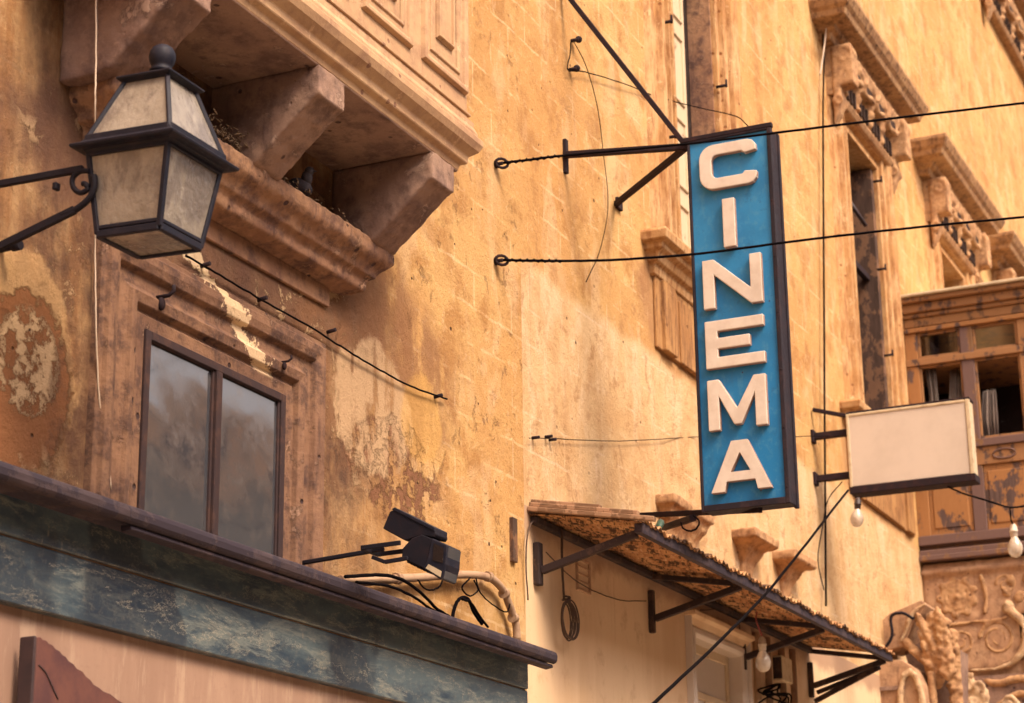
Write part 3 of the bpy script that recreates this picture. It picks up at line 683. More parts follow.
# ---- carved corbel carrying the timber balcony ----------------------------
cb = thing('carved_corbel', (25, 0, 6), 'carved stone corbel with a rosette under the peeling timber balcony', 'corbel')
X0 = 25.02
m = MB().box(X0,X0+.7,-2.0,0,5.93,6.64); m.box(X0-.05,X0+.75,-2.05,0,6.50,6.56)
m.prism([(0,5.93),(-1.08,5.93),(-1.17,5.80),(-1.20,5.62),(-1.12,5.44),(-.98,5.33),(-.75,5.29),(-.30,5.32),(0,5.36)], X0, X0+.7, 'x')
m.box(X0,X0+.7,-2.05,-1.16,4.9,5.56); m.box(X0+.05,X0+.7,-1.2,0,4.6,5.36)
erode(m.build('block', M['mauvestone'], cb), .03, .03, .2)
rim = [(-1.06,5.97),(-1.16,5.86),(-1.21,5.72),(-1.20,5.58),(-1.13,5.44),(-1.0,5.335),(-.80,5.29),(-.5,5.30)]
m = MB().tube([(X0-.02,y,z) for y, z in rim], [.055,.055,.05,.05,.045,.035,.025,.015], 8); m.ball((X0-.0,-1.02,6.03), .07,.08,.08, 9, lump=.2)
erode(m.build('rolled_edge', M['relieflight'], cb), .02, .04, .12)
m = MB(); c = (X0+.004,-.42,6.20)
for r_ in (.20,.145,.09,.045): m.tube([(c[0],c[1]+r_*math.cos(t*PI/12)*(1+.05*math.sin(t*2.1)),c[2]+r_*math.sin(t*PI/12)*(1+.05*math.cos(t*3))) for t in range(25)], .024, 7)
for k in range(9):
    t = k*2*PI/9; m.ball((c[0],c[1]+.22*math.cos(t),c[2]+.22*math.sin(t)), .03,.055,.055, 7, lump=.15)
m.ball(c,.05,.04,.04,8); erode(m.build('rosette', M['relief'], cb), .016, .02, .08)
m = MB()
m.spiral((X0+.008,-.86,5.66), .20, 2.2, .032); m.spiral((X0+.008,-.42,5.66), .15, 1.8, .028, sgn=-1); m.spiral((X0+.008,-.18,5.6), .10, 1.4, .022)
m.tube(wob([(X0-.01,-.1,5.84),(X0-.01,-.4,5.87),(X0-.01,-.8,5.88),(X0-.01,-1.02,5.9)], 6, .002), .022, 6)
for y0 in (-.74,-1.3,-1.65):
    m.tube(wob([(X0-.01,y0,5.97),(X0-.01,y0-.03,6.2),(X0-.01,y0+.02,6.45)], 6, .004), .028, 6)
for q in range(14): m.ball((X0, -1.02-.06*q+.03*math.sin(q*3), 6.22+.14*math.sin(q*1.9)), .035,.06,.07, 7, lump=.25)
m.spiral((X0+.008,-1.02,6.3), .12, 1.6, .026); m.spiral((X0+.008,-1.40,6.22), .14, 1.8, .026, sgn=-1)
m.spiral((X0+.005,-1.52,5.25), .24, 2.2, .04); m.spiral((X0+.005,-1.9,5.4), .15, 1.6, .03, sgn=-1)
m.tube(wob([(X0+.03,-.62,5.18),(X0-.02,-.85,5.12),(X0-.02,-1.1,5.16),(X0-.02,-1.35,5.06),(X0-.02,-1.7,4.98),(X0-.02,-2.0,5.1)], 6, .004), .05, 7)
m.tube(wob([(X0-.02,-.8,4.85),(X0-.02,-1.1,4.98),(X0-.02,-1.35,4.84),(X0-.02,-1.7,4.74)], 6, .004), .045, 7)
erode(m.build('scrollwork', M['relief'], cb), .018, .03, .1)
MB().box(X0-.012,X0,-1.42,-1.14,5.64,5.93).build('gap_shade_plate', M['void'], cb)  # flat dark plate on the face, painted as a shaded gap
MB().box(X0-.02,X0,-1.14,-.34,4.5,5.22).build('recess_shade', M['darkstone'], cb)  # darker plate on the face, painted as shade between the carvings
m = MB()
for (y, z, s_) in ((-.60,4.98,.16),(-.66,4.72,.15),(-.95,4.75,.2),(-1.18,4.68,.17),(-.5,5.16,.09)):
    m.ball((X0-.08,y,z), s_*.7,s_*.85,s_, 10, lump=.14); m.ball((X0-.16,y+.06,z-.08), s_*.4,s_*.45,s_*.5, 8, lump=.2)
    m.spiral((X0-.18,y-.04,z+s_*.5), s_*.45, 1.4, .022)
erode(m.build('capital', M['relieflight'], cb), .018, .05, .1)

# ---- carved portal fragments in front of it --------------------------------
po = thing('carved_portal', (23, 0, 4.5), 'scrolled baroque portal top of reddish stone, just past the far end of the canopy', 'portal')
xa = 23.0
A = YZ([(876,646),(880,622),(890,613),(905,607),(921,600),(926,604),(921,613),(914,621),(909,634),(903,646),(890,650)], xa)
m = MB().prism(A, xa, xa+.55, 'x').build('scroll', M['mauvestone'], po, .012, 2)
m = MB().tube([(xa-.02,y,z) for y, z in YZ([(926,604),(919,608),(913,614),(909,622),(906,632),(901,642)], xa)], [.015,.025,.03,.03,.025,.015], 8); erode(m.build('rim', M['relieflight'], po), .014, .02, .1)
B = YZ([(836,712),(842,690),(850,672),(864,664),(884,660),(902,660),(914,668),(922,684),(926,712)], xa-.3)
MB().prism(B, xa-.3, xa+.4, 'x').build('scroll', M['mauvestone'], po, .012, 2)
MB().box(xa-.33,xa-.29,YZ([(905,690)],xa-.3)[0][0],YZ([(838,690)],xa-.3)[0][0],YZ([(870,692)],xa-.3)[0][1],YZ([(870,688)],xa-.3)[0][1]).build('ledge', M['darkstone'], po)
i_ = YZ([(899,712),(899,690),(903,674),(911,668),(919,676),(924,692),(928,712)], xa-.3); o_ = YZ([(921,712),(919,694),(915,680),(911,674),(906,679),(904,692),(904,712)], xa-.3)
m = MB().prism(i_+o_, xa-.36, xa-.28, 'x'); erode(m.build('rim', M['relieflight'], po), .014, .02, .1)
# pendant figure work
c0 = PX(935,648,xa+.1)
m = MB()
m.lathe((xa+.1,c0.y,c0.z), [(.02,.42),(.07,.38),(.10,.30),(.12,.2),(.15,.05),(.155,-.1),(.13,-.25),(.085,-.38),(.03,-.46)], 14)
for k in range(12): m.ball((xa-.02+random.uniform(-.03,.05), c0.y+random.uniform(-.13,.13), c0.z+.38-.05*k+random.uniform(-.03,.03)), .045,.05,.06, 7, lump=.3)
for k in range(22):
    t = k/21; m.ball((xa-.03, c0.y-.12+.05*math.sin(k*2.4)-.04*t, c0.z+.30-.62*t), .06,.055,.07, 8, lump=.3)
for k in range(10): m.ball((xa-.02, c0.y+.13-.02*k, c0.z+.34-.05*k), .05,.05,.06, 8, lump=.3)
erode(m.build('pendant', M['relief'], po), .015, .04, .07)
m = MB(); a = PX(931,676,xa); m.tube([(xa,a.y,a.z+.05),(xa,a.y,a.z-.9)], .05, 10); b = PX(952,640,xa+.2); m.tube([(xa+.2,b.y,b.z+.02),(xa+.2,b.y-.01,b.z-.2),(xa+.2,b.y,b.z-.8)], [.06,.07,.075], 10)
m.ball((xa+.18,b.y,b.z+.05), .09,.09,.07, 9, lump=.15)
for k in range(16): m.ball((xa+.2-.03, b.y+.02*math.sin(k*2), b.z-.05*k), .07,.085,.03, 7, lump=.2)
erode(m.build('colonnette', M['relief'], po), .018, .04, .1)
m = MB(); V = YZ([(904,650),(925,640),(957,648),(957,720),(925,720)], xa+.35); m.prism(V, xa+.35, xa+.9, 'x'); m.build('recess_shade', M['darkstone'], po)  # darker block behind the carvings, shade put into its colour
m = MB()
for q in range(9): m.ball((xa+.02, YZ([(906+3*q, 640+5*q)], xa)[0][0], YZ([(906, 642+3*q)], xa)[0][1]), .05,.07,.05, 7, lump=.25)
erode(m.build('foliage', M['relief'], po), .02, .06, .1)
m = MB().tube(wob([PX(882,652,22.9),PX(892,636,22.9),PX(891,617,22.9),PX(902,613,22.9),PX(914,619,22.9)], 4, .002), .018, 6); m.build('iron_strap', M['iron'], po)

# ---- shop front at lower left -----------------------------------------------
sh = thing('shop_front', (9, 0, 0), 'green marble shop fascia with a dark moulded ledge above pinkish plaster, lower left', 'shop front')
MB().box(-4,12.90,-.09,-.002,0,3.30).build('plaster', M['pink'], sh)
MB().box(-4,12.90,-.145,-.003,3.30,3.592).build('marble_slab', M['marble'], sh, .006)
MB().box(-4,12.90,-.15,-.003,3.602,3.86).build('marble_slab', M['marble'], sh, .006)
MB().box(-4,12.89,-.130,-.003,3.590,3.604).build('joint', M['pipe'], sh)
m = MB().prism([(0,3.885),(-.33,3.85),(-.352,3.838),(-.36,3.815),(-.357,3.785),(-.345,3.768),(-.325,3.762),(-.30,3.775),(-.27,3.778),(-.25,3.788),(-.22,3.792),(-.17,3.785),(-.151,3.775),(-.003,3.775)], -4, 12.93, 'x')
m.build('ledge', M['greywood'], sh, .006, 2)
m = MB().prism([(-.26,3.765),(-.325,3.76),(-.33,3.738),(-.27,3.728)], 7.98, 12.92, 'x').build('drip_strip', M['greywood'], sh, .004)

# broken board fixed to the plaster
pts = [(37,637),(41,637),(43,639.5),(47,640.5),(49,643.5),(53,645),(56,649),(60,651),(63,655),(66,656.5),(69,661),(74,664),(77,668.5),(83,671.5),(86,676),(91,680),(94,684.5),(100,688),(104,691.5),(111,694),(117,699),(128,706),(150,724),(60,760),(30,760)]
poly = XZ(pts, -.21)
bd = MB().prism(poly, -.21, -.195, 'y').build('broken_board', M['plaque'], None, .003)
tag(bd, 'broken dark red-brown board with a jagged slanting top edge, at the bottom left corner', 'board')
x0 = P(37,637,-.21)
e = MB()
e.prism([(x0.x-.005,-.305),(x0.x-.005,-.24),(x0.x+.03,-.14),(x0.x+.06,-.088),(x0.x+.04,-.088),(x0.x-.02,-.15),(x0.x-.04,-.25)], x0.z-.9, x0.z-.008, 'z') if False else e.box(x0.x-.022,x0.x-.004,-.216,-.13,x0.z-.9,x0.z+.004)
eo = e.build('side_board', M['plaqueedge'], bd, .012, 3)
m = MB(); a = P(38,664,-.30); m.tube(wob([P(39,665,-.212),P(46,673,-.212),P(52,686,-.212),P(58,699,-.212)], 5, .001), .004, 5); m.build('crack', M['plaqueedge'], bd)

# ------------------------------------------------------------------ lantern
lc = Vector((7.356,-.80,4.907))
lp = thing('wall_lantern', lc, 'black four-sided glazed street lantern on an iron wall bracket, upper left', 'lantern')
AB, AG, AR, AT = .165, .214, .282, .112
HG, HR, HT, HB = .385, .405, .765, .911
CN = ((-1,-1),(1,-1),(1,1),(-1,1))
def cp(a, z, s): return lc+Vector((s[0]*a, s[1]*a, z))
fm = MB()
for i in range(4):
    s0, s1 = CN[i], CN[(i+1)%4]
    fm.bar(cp(AB,.0,s0), cp(AG,HG,s0), .026, .026)
    fm.bar(cp(AB,.0,s0), cp(AB,.0,s1), .028, .034)
    fm.bar(cp(AB+.006,.03,s0), cp(AB+.006,.03,s1), .014, .02)
    fm.bar(cp(AG,HG-.008,s0), cp(AG,HG-.008,s1), .026, .03)
    fm.bar(cp(AR-.055,HR+.035,s0), cp(AT,HT,s0), .022, .022)
    fm.bar(cp(AR-.055,HR+.045,s0), cp(AR-.055,HR+.045,s1), .026, .03)
fm.build('frame', M['lampiron'], lp, .004)
def sq(mb, prof):
    vs = [cp(a, z, s) for a, z in prof for s in CN]; m_ = len(prof)
    fs = [(i*4+k, i*4+(k+1)%4, (i+1)*4+(k+1)%4, (i+1)*4+k) for i in range(m_-1) for k in range(4)]
    return mb.add(vs, fs)
sq(MB(), [(AG-.03,HG-.01),(AG+.01,HG-.01),(AG+.02,HG+.008),(AR-.03,HR-.012),(AR-.004,HR-.008),(AR,HR+.006),(AR-.02,HR+.016),(AR-.035,HR+.022),(AR-.05,HR+.045),(AR-.075,HR+.05),(AR-.09,HR+.03),(AG-.03,HG-.01)]).build('rim', M['lampiron'], lp, .003)
tp = sq(MB(), [(AT-.03,HT-.02),(AT+.004,HT-.02),(AT+.035,HT-.004),(AT+.037,HT+.006),(AT-.01,HT+.028),(.05,HT+.05),(0.001,HT+.05)]); tp.build('cap', M['lampiron'], lp, .003)
MB().lathe(lc+Vector((0,0,HT+.01)), [(.058,0),(.06,.012),(.045,.022),(.042,.045),(.055,.052),(.058,.062),(.045,.072),(.05,.085),(.058,.10),(.063,.125),(.060,.15),(.048,.172),(.028,.186),(.005,.192)], 20).build('finial', M['lampiron'], lp)
def slab(qd, t=.004):
    q = [Vector(p) for p in qd]; n = (q[1]-q[0]).cross(q[3]-q[0]).normalized()*t/2
    return MB().add([p-n for p in q]+[p+n for p in q], [(0,1,2,3),(7,6,5,4),(0,4,5,1),(1,5,6,2),(2,6,7,3),(3,7,4,0)])
for i in range(4):
    s0, s1 = CN[i], CN[(i+1)%4]
    slab([cp(AB,.01,s0), cp(AB,.01,s1), cp(AG,HG,s1), cp(AG,HG,s0)]).build('glass_pane', M['lampglass'], lp)
    slab([cp(AR-.06,HR+.04,s0), cp(AR-.06,HR+.04,s1), cp(AT-.004,HT,s1), cp(AT-.004,HT,s0)]).build('roof_pane', M['lampglass'], lp)
slab([cp(AB,-.004,s) for s in CN]).build('bottom_pane', M['lampglass'], lp)
MB().lathe(lc+Vector((0,0,.10)), [(.03,0),(.055,.03),(.062,.07),(.05,.11),(.028,.15),(.025,.21),(.02,.22)], 14).build('bulb', M['bulb'], lp)
MB().tube([lc+Vector((0,0,.31)), lc+Vector((0,0,HT))], .016, 8).build('stem', M['iron'], lp)
lp.rotation_euler = (.044, -.017, 0.007)
# bracket: arm, brace with scroll
bk = MB()
a0 = PX(92,168,7.14); a1 = Vector((7.14,.02,5.20)); 
bk.bar((7.14,a0.y+.06,a0.z-.005), a1, .026, .034)
for yy in (-.42,): bk.box(7.122,7.158,yy-.012,yy+.012,5.13,5.165)
bk.build('bracket_arm', M['iron'], lp, .004)
b0 = PX(90,198,7.14); b1 = PX(0,251,7.14); d_ = (b1-b0)/(b1.y-b0.y); b2 = b0+d_*(0.02-b0.y)
m = MB(); m.bar(PX(74,212,7.14), b2, .026, .034)
def yzp(l): return [PX(u, v, 7.14) for u, v in l]
m.tube(wob(yzp([(62,218),(76,211),(88,200),(93,188),(92,177)]), 4, 0), .0155, 8)
m.tube(wob(yzp([(88,173),(78,174),(71,181),(72,190),(79,195),(86,191),(84,186),(81,186)]), 5, 0), .013, 8)
m.build('bracket_brace', M['iron'], lp, .003)

# ------------------------------------------------------------------ cinema sign
SX = 14.0; SY0, SY1, SZ0, SZ1 = -1.06, -1.735, 4.955, 7.885
sg = thing('cinema_sign', (SX, 0, 6.4), 'tall blue projecting sign reading CINEMA in raised cream letters', 'sign')
MB().box(SX+.012,SX+.185,SY1+.01,SY0-.01,SZ0+.01,SZ1-.01).build('casing', M['signframe'], sg, .008)
MB().box(SX,SX+.012,SY1+.02,SY0-.02,SZ0+.02,SZ1-.02).build('face', M['blue'], sg)
m = MB(); F0, F1 = SX-.018, SX+.03
m.box(F0,F1,SY1,SY1+.035,SZ0,SZ1); m.box(F0,F1,SY0-.022,SY0,SZ0,SZ1); m.box(F0,F1,SY1+.035,SY0-.022,SZ1-.03,SZ1); m.box(F0,F1,SY1+.035,SY0-.022,SZ0,SZ0+.05)
m.box(SX+.165,SX+.20,SY1-.004,SY1+.03,SZ0,SZ1)
m.build('frame', M['signframe'], sg, .005)
# letters as outlines in sign space: s runs to the street, z up
def letter(ch, s, z, w, h, t=.098):
    """s = left edge (towards the wall), z = bottom; returns polygons (s', z')"""
    if ch == 'I': return [[(s,z),(s+t,z),(s+t,z+h),(s,z+h)]]
    if ch == 'N':
        k = t*1.20
        return [[(s,z),(s+t*.92,z),(s+t*.92,z+h-k*1.05),(s+w-t*.92,z),(s+w,z),(s+w,z+h),(s+w-t*.92,z+h),(s+w-t*.92,z+k*1.05),(s+t*.92,z+h),(s,z+h)]]
    if ch == 'E':
        u = t*.85; mz = z+h/2-u/2+.005
        return [[(s,z),(s+w,z),(s+w,z+u),(s+t,z+u),(s+t,mz),(s+w*.76,mz),(s+w*.76,mz+u),(s+t,mz+u),(s+t,z+h-u),(s+w,z+h-u),(s+w,z+h),(s,z+h)]]
    if ch == 'M':
        k = t*.9; c = s+w/2
        return [[(s,z),(s+k,z),(s+k,z+h*.66),(c-.028,z+.03),(c+.028,z+.03),(s+w-k,z+h*.66),(s+w-k,z),(s+w,z),(s+w,z+h),(s+w-k*1.05,z+h),(c,z+h*.40),(s+k*1.05,z+h),(s,z+h)]]
    if ch == 'A':
        c = s+w/2; a_ = .062
        o = [(s,z),(s+t*1.05,z),(s+w*.262,z+h*.20),(s+w*.738,z+h*.20),(s+w-t*1.05,z),(s+w,z),(c+a_,z+h),(c-a_,z+h)]
        i = [(s+w*.335,z+h*.38),(c,z+h*.76),(s+w*.665,z+h*.38)]
        # split in three convex-ish pieces that share edges
        return [[(s,z),(s+t*1.05,z),(s+w*.262,z+h*.20),(s+w*.335,z+h*.38),(c,z+h*.76),(c,z+h),(c-a_,z+h)],
                [(s+w,z),(c+a_,z+h),(c,z+h),(c,z+h*.76),(s+w*.665,z+h*.38),(s+w*.738,z+h*.20),(s+w-t*1.05,z)],
                [(s+w*.262,z+h*.20),(s+w*.738,z+h*.20),(s+w*.665,z+h*.38),(s+w*.335,z+h*.38)]]
    if ch == 'C':
        r = .115; ri = .045; u = t*.88; e = .075
        def arc(cx, cz, rad, a0, a1, n=6): return [(cx+rad*math.cos(R_(a0+(a1-a0)*i/n)), cz+rad*math.sin(R_(a0+(a1-a0)*i/n))) for i in range(n+1)]
        o = [(s+w,z+h-e*1.25)]+[(s+w-.004,z+h-.045)]+[(s+w-.03,z+h-.012),(s+w-.07,z+h)]+arc(s+r,z+h-r,r,90,180)+arc(s+r,z+r,r,180,270)+[(s+w-.07,z),(s+w-.03,z+.012),(s+w-.004,z+.045),(s+w,z+e*1.25)]
        i = [(s+w*.80,z+e*1.45),(s+w*.745,z+u)]+arc(s+t+ri,z+u+ri,ri,270,180,3)+arc(s+t+ri,z+h-u-ri,ri,180,90,3)+[(s+w*.745,z+h-u),(s+w*.80,z+h-e*1.45)]
        return [o+i]
def poly_letter(ch, polys):
    bm = bmesh.new(); vs = {}
    def V(p):
        k = (round(p[0], 5), round(p[1], 5))
        if k not in vs: vs[k] = bm.verts.new((0, -k[0], k[1]))
        return vs[k]
    fs = [bm.faces.new([V(p) for p in pl]) for pl in polys]
    bmesh.ops.recalc_face_normals(bm, faces=fs)
    bmesh.ops.dissolve_limit(bm, angle_limit=.001, verts=bm.verts, edges=bm.edges) if False else None
    r = bmesh.ops.extrude_face_region(bm, geom=bm.faces[:])
    for g_ in r['geom']:
        if isinstance(g_, bmesh.types.BMVert): g_.co.x -= .05
    bmesh.ops.recalc_face_normals(bm, faces=bm.faces)
    me = bpy.data.meshes.new('letter'); bm.to_mesh(me); bm.free()
    for v in me.vertices: v.co.x += SX+.0-sg.location.x; v.co.y -= sg.location.y; v.co.z -= sg.location.z
    me.materials.append(M['letter']); me.materials.append(M['letteredge'])
    for p in me.polygons: p.material_index = 0 if abs(p.normal.x) > .7 else 1
    o = bpy.data.objects.new('letter', me); COL.objects.link(o); o.parent = sg
    b = o.modifiers.new('bevel', 'BEVEL'); b.width = .006; b.segments = 2; b.limit_method = 'ANGLE'; b.angle_limit = R_(30); b.material = 0
for ch, s, z, w, h in (('C',1.165,7.435,.455,.362),('I',1.333,6.955,.104,.388),('N',1.155,6.488,.462,.385),('E',1.155,6.022,.457,.368),('M',1.155,5.548,.452,.385),('A',1.155,5.080,.458,.375)):
    poly_letter(ch, letter(ch, s, z, w, h))
m = None
for zz in [SZ0+.12+.44*i for i in range(7)]:
    for yy in (SY0-.011, SY1+.018): MB().lathe((SX-.018,yy,zz), [(.007,.002),(.007,-.003),(.003,-.005)], 8, 'x').build('screw', M['rustiron'], sg)
# stays: straight bar to the wall, side stay, top stay
tl = Vector((SX+.03, SY0+.01, SZ1-.03))
m = MB()
w0 = P(564,155,-.01); m.bar(w0, tl, .045, .05); q = P(795,127,-1.75)
m.box(SX-.022,SX+.02,SY1-.01,SY0+.04,SZ1-.012,SZ1+.024)
m.build('strut', M['rustiron'], sg, .004)
m = MB().bar(P(616,204,-.01), tl+Vector((0,.02,-.01)), .045, .045); m.build('side_stay', M['rustiron'], sg, .004)
MB().bar(P(560,-14,0), tl+Vector((0,.02,.02)), .04, .04).build('top_stay', M['rustiron'], sg, .004)
m = MB(); a = P(564,155,0); m.box(a.x-.025,a.x+.025,-.03,.01,a.z-.16,a.z+.13); m.build('wall_plate', M['rustiron'], sg, .004); m = MB(); a = P(617,204,0); m.box(a.x-.04,a.x+.06,-.03,.01,a.z-.05,a.z+.05)
m.build('wall_plate', M['rustiron'], sg, .004)
m = MB(); m.bar(P(626,516,-.01), (SX+.06,SY1+.25,SZ0-.01), .045, .04); m.bar(P(660,529,-.05), (SX+.08,SY0+.10,SZ0-.01), .05, .045)
m.build('bottom_strut', M['rustiron'], sg, .004)
pts = [PX(u,v,13.95) for u,v in ((693,515),(699,521),(697,528),(690,531),(683,528),(681,522))]
MB().tube(wob(pts, 5, .002), .007, 6).build('loose_wire', M['wire'], sg)
MB().tube([P(661,522,-.3), P(658,528,-.3), P(659,533,-.3)], .03, 6).build('rag', simple('green_rag', (.03,.10,.07), (.05,.07,.05)), sg)

# ------------------------------------------------------------------ blank box sign
bx = 20.5
bs = thing('blank_sign', (bx, 0, 7), 'blank off-white lightbox sign projecting on two iron brackets', 'sign')
y0, y1, z0, z1 = -.40, -1.70, 6.57, 7.395
MB().box(bx+.012,bx+.20,y1+.01,y0-.01,z0,z1).build('casing', M['signshell'], bs, .01)
MB().box(bx,bx+.012,y1+.05,y0-.03,z0+.05,z1-.03).build('face', M['signface'], bs)
m = MB(); m.box(bx-.01,bx+.03,y1,y1+.045,z0,z1); m.box(bx-.01,bx+.03,y0-.03,y0,z0,z1); m.box(bx-.01,bx+.03,y1+.045,y0-.03,z1-.03,z1); m.build('frame', M['signshell'], bs, .006)
m = MB(); m.box(bx-.012,bx+.21,y1-.005,y0+.005,z0-.035,z0+.045); m.build('bottom_tray', M['rustiron'], bs, .006); MB().box(bx+.0,bx+.2,y1,y0,z1,z1+.025).build('top_strip', M['rustiron'], bs, .004)
for z in (7.22, 6.76):
    m = MB(); m.box(bx+.05,bx+.12,y0,.02,z-.035,z+.035); m.box(bx+.03,bx+.14,-.03,.01,z-.07,z+.07); m.build('bracket', M['rustiron'], bs, .006)
m = MB(); m.bar((bx+.1,-.02,7.52),(bx+.1,y0-.0,7.40),.05,.04); m.build('bracket', M['rustiron'], bs, .004)

# ------------------------------------------------------------------ floodlight
fx = 10.07
fl = thing('floodlight', (fx, 0, 4.0), 'black floodlight on a horizontal iron arm above the marble shop ledge', 'floodlight')
m = MB(); m.bar(PX(296,564,fx), PX(384,549,fx), .024, .024); m.build('arm', M['iron'], fl, .004)
m = MB(); 
for xx in (fx-.10, fx+.10):
    m.bar(PX(371,551,xx) if False else Vector((xx,)+tuple(PX(371,551,fx))[1:]), Vector((xx,)+tuple(PX(409,546,fx))[1:]), .014, .026)
m.bar(Vector((fx-.1,)+tuple(PX(371,551,fx))[1:]), Vector((fx+.1,)+tuple(PX(371,551,fx))[1:]), .026, .03)
m.bar(PX(372,557,fx-.1), PX(385,562,fx-.1), .014, .022); m.bar(PX(385,562,fx-.1), PX(408,558,fx-.1), .014, .024)
m.build('yoke', M['iron'], fl, .003)
up = YZ([(389,531),(396,514),(402,511),(441,531),(442,537),(440,540),(428,538),(411,543)], fx)
MB().prism(up, fx-.075, fx+.075, 'x').build('gear_box', M['iron'], fl, .006, 2)
m = MB(); p0 = YZ([(398,512),(401,510),(441,530),(441,534)], fx); m.prism(p0, fx-.08, fx+.08, 'x'); m.build('lid', M['lampiron'], fl, .003)
body = YZ([(408,561),(409,551),(418,541),(428,537),(440,542),(437,560),(431,571)], fx)
hs = MB().prism(body, fx-.08, fx+.08, 'x').build('housing', M['iron'], fl, .006, 2)
vis = YZ([(439,541),(441,542),(454,548),(453,567),(449,581),(447,582),(430,571),(433,566)], fx)
for k in range(7):
    u = 412+k*3.2; q = YZ([(u,563+k*1.6-3),(u+1,563+k*1.6-3),(u+2.2,568+k*1.6-3),(u+1.2,568+k*1.6-3)], fx)
    MB().prism(q, fx-.07, fx+.07, 'x').build('cooling_fin', M['iron'], hs)
fo = MB().prism(vis, fx-.085, fx+.085, 'x').build('front_frame', M['lampiron'], fl, .004)
q = YZ([(441,546),(451,551),(450,566),(440,563)], fx); MB().prism(q, fx-.088, fx-.089, 'x').build('side_glass', M['void'], fo)
q = YZ([(436,567),(449,574),(448,580),(433,571)], fx); MB().prism(q, fx-.090, fx-.089, 'x').build('worn_corner', M['signshell'], fo)
q = YZ([(454.2,549),(455,549.5),(450,581),(449.4,580.6)], fx); MB().prism(q, fx-.075, fx+.075, 'x').build('lens', M['glass'], fl)

# ------------------------------------------------------------------ conduit and loose cables over the ledge
pts = [P(u,v,-.06) for u,v in ((340,580),(362,582),(395,579),(425,577),(452,575),(476,575),(492,579),(503,590),(509,604),(513,615),(516,625),(517,640))]
cd = MB().tube(wob(pts, 5, .001), [.027]*56, 10).build('conduit', M['pipe'], None); tag(cd, 'thick painted conduit curving down over the shop ledge right of the floodlight', 'conduit')
m = MB()
for u, v in ((398,579),(452,575),(489,577),(505,594),(514,618)):
    p = P(u,v,-.06); m.tube([p+Vector((-.035,0,-.002)),p+Vector((.012,0,.002))], .036, 10)
m.build('coupling', M['pipe'], cd)
def cable(nm, pts, r, label, mat='wire', amp=.002, y=None, grp=None, cat='cable', k=6):
    o = MB().tube(wob(pts, k, amp), r, 6).build(nm, M[mat], None); return tag(o, label, cat, grp)
def PW(l, y=-.05): return [P(u,v,y) for u,v in l]
cable('hanging_cable', PW([(345,577),(375,575),(398,578),(420,592),(436,608),(450,617),(458,622)],-.12), .011, 'black cable looping from beneath the floodlight onto the ledge')
cable('hanging_cable', PW([(452,618),(456,604),(461,598),(468,599),(474,612),(482,624)],-.1), .012, 'short black cable arched like a hook on the ledge between floodlight and conduit')
cable('hanging_cable', PW([(462,599),(471,603),(480,617),(488,627)],-.14), .009, 'thin black cable lying just beside the hooked cable on the ledge')
cable('hanging_cable', PW([(418,580),(424,588),(432,590),(440,586),(443,578)],-.09), .006, 'small loop of wire hanging under the conduit below the floodlight')
cable('hanging_cable', PW([(476,578),(480,592),(492,604),(506,612),(510,604)],-.09), .005, 'thin wire sagging inside the bend of the conduit')

cable('hanging_cable', PW([(356,582),(388,586),(412,596),(428,607),(438,613)],-.10), .009, 'dark cable drooping just below the painted conduit towards the ledge')
cable('hanging_cable', PW([(470,578),(462,588),(470,596),(478,590),(474,580)],-.10), .006, 'tight ring of wire tied to the conduit beside the hooked cable')
# wall wires
nails = [P(u,v,-.02) for u,v in ((204,266),(261,300),(330,332),(437,397))]
c = cable('wall_cable', PW([(186,256),(215,272),(262,300),(312,328),(345,349),(380,370),(415,388),(447,399)],-.03), .0065, 'black cable sagging across the stained plaster above the window to its right', amp=.003, k=8)
for p in nails: MB().tube([p+Vector((0,.03,0)),p+Vector((0,-.04,.01))], .012, 6).build('nail', M['rustiron'], c)
cable('drop_wire', PW([(96,-8),(96,60),(95,118)],-.35)+PW([(95,230),(96,320),(99,395),(106,440),(111,490)],-.05), .0045, 'pale thin wire hanging past the lantern down to the shop ledge', 'palewire', k=8)
c = cable('stay_wire', PW([(571,40),(570,55),(568,70),(585,72),(625,84),(655,96)],-.04)+[P(700,108,-.2),P(735,116,-.9),PX(748,126,SX+.1)], .005, 'thin twisted wire from a wall hook to the top of the cinema sign')
m = MB()
for u,v in ((571,41),(569,70)):
    p = P(u,v,0); m.tube([p+Vector((0,.02,0)),p+Vector((0,-.07,0))], .016, 6); m.ball(p+Vector((.02,-.06,.01)), .03)
m.build('wall_hook', M['rustiron'], c)
cable('fine_wire', PW([(574,42),(586,66),(597,105),(603,150),(608,205),(600,250),(586,282)],-.04), .0035, 'very thin wire hanging in a long curve down the wall left of the cinema sign', k=8)
cable('conductor', PW([(823,-10),(823,40),(824,62)],-.06)+PW([(823,120),(824,300),(825,470),(826,606)],-.06), .012, 'dark vertical cable running down the wall right of the cinema sign')
cable('conductor', PW([(827,-10),(826,30),(822,62),(820,75)],-.12), .009, 'pale doubled wire over the carved window hood at the top', 'palewire')
cable('fine_wire', PW([(529,438),(560,439),(610,441),(660,439),(700,437)],-.03)+[P(760,437,-.5),P(830,436,-1.0)], .0035, 'thin wire crossing behind the lower letters of the cinema sign from a wall peg')
m = MB()
for (u,v) in ((532,438),(545,437),(549,440)):
    p = P(u,v,0); m.tube([p+Vector((0,.01,0)),p+Vector((0,-.06,0))], .012, 6)
o = m.build('wall_peg', M['rustiron'], None); tag(o, 'cluster of small rusty pegs at the end of the thin horizontal wire', 'peg')

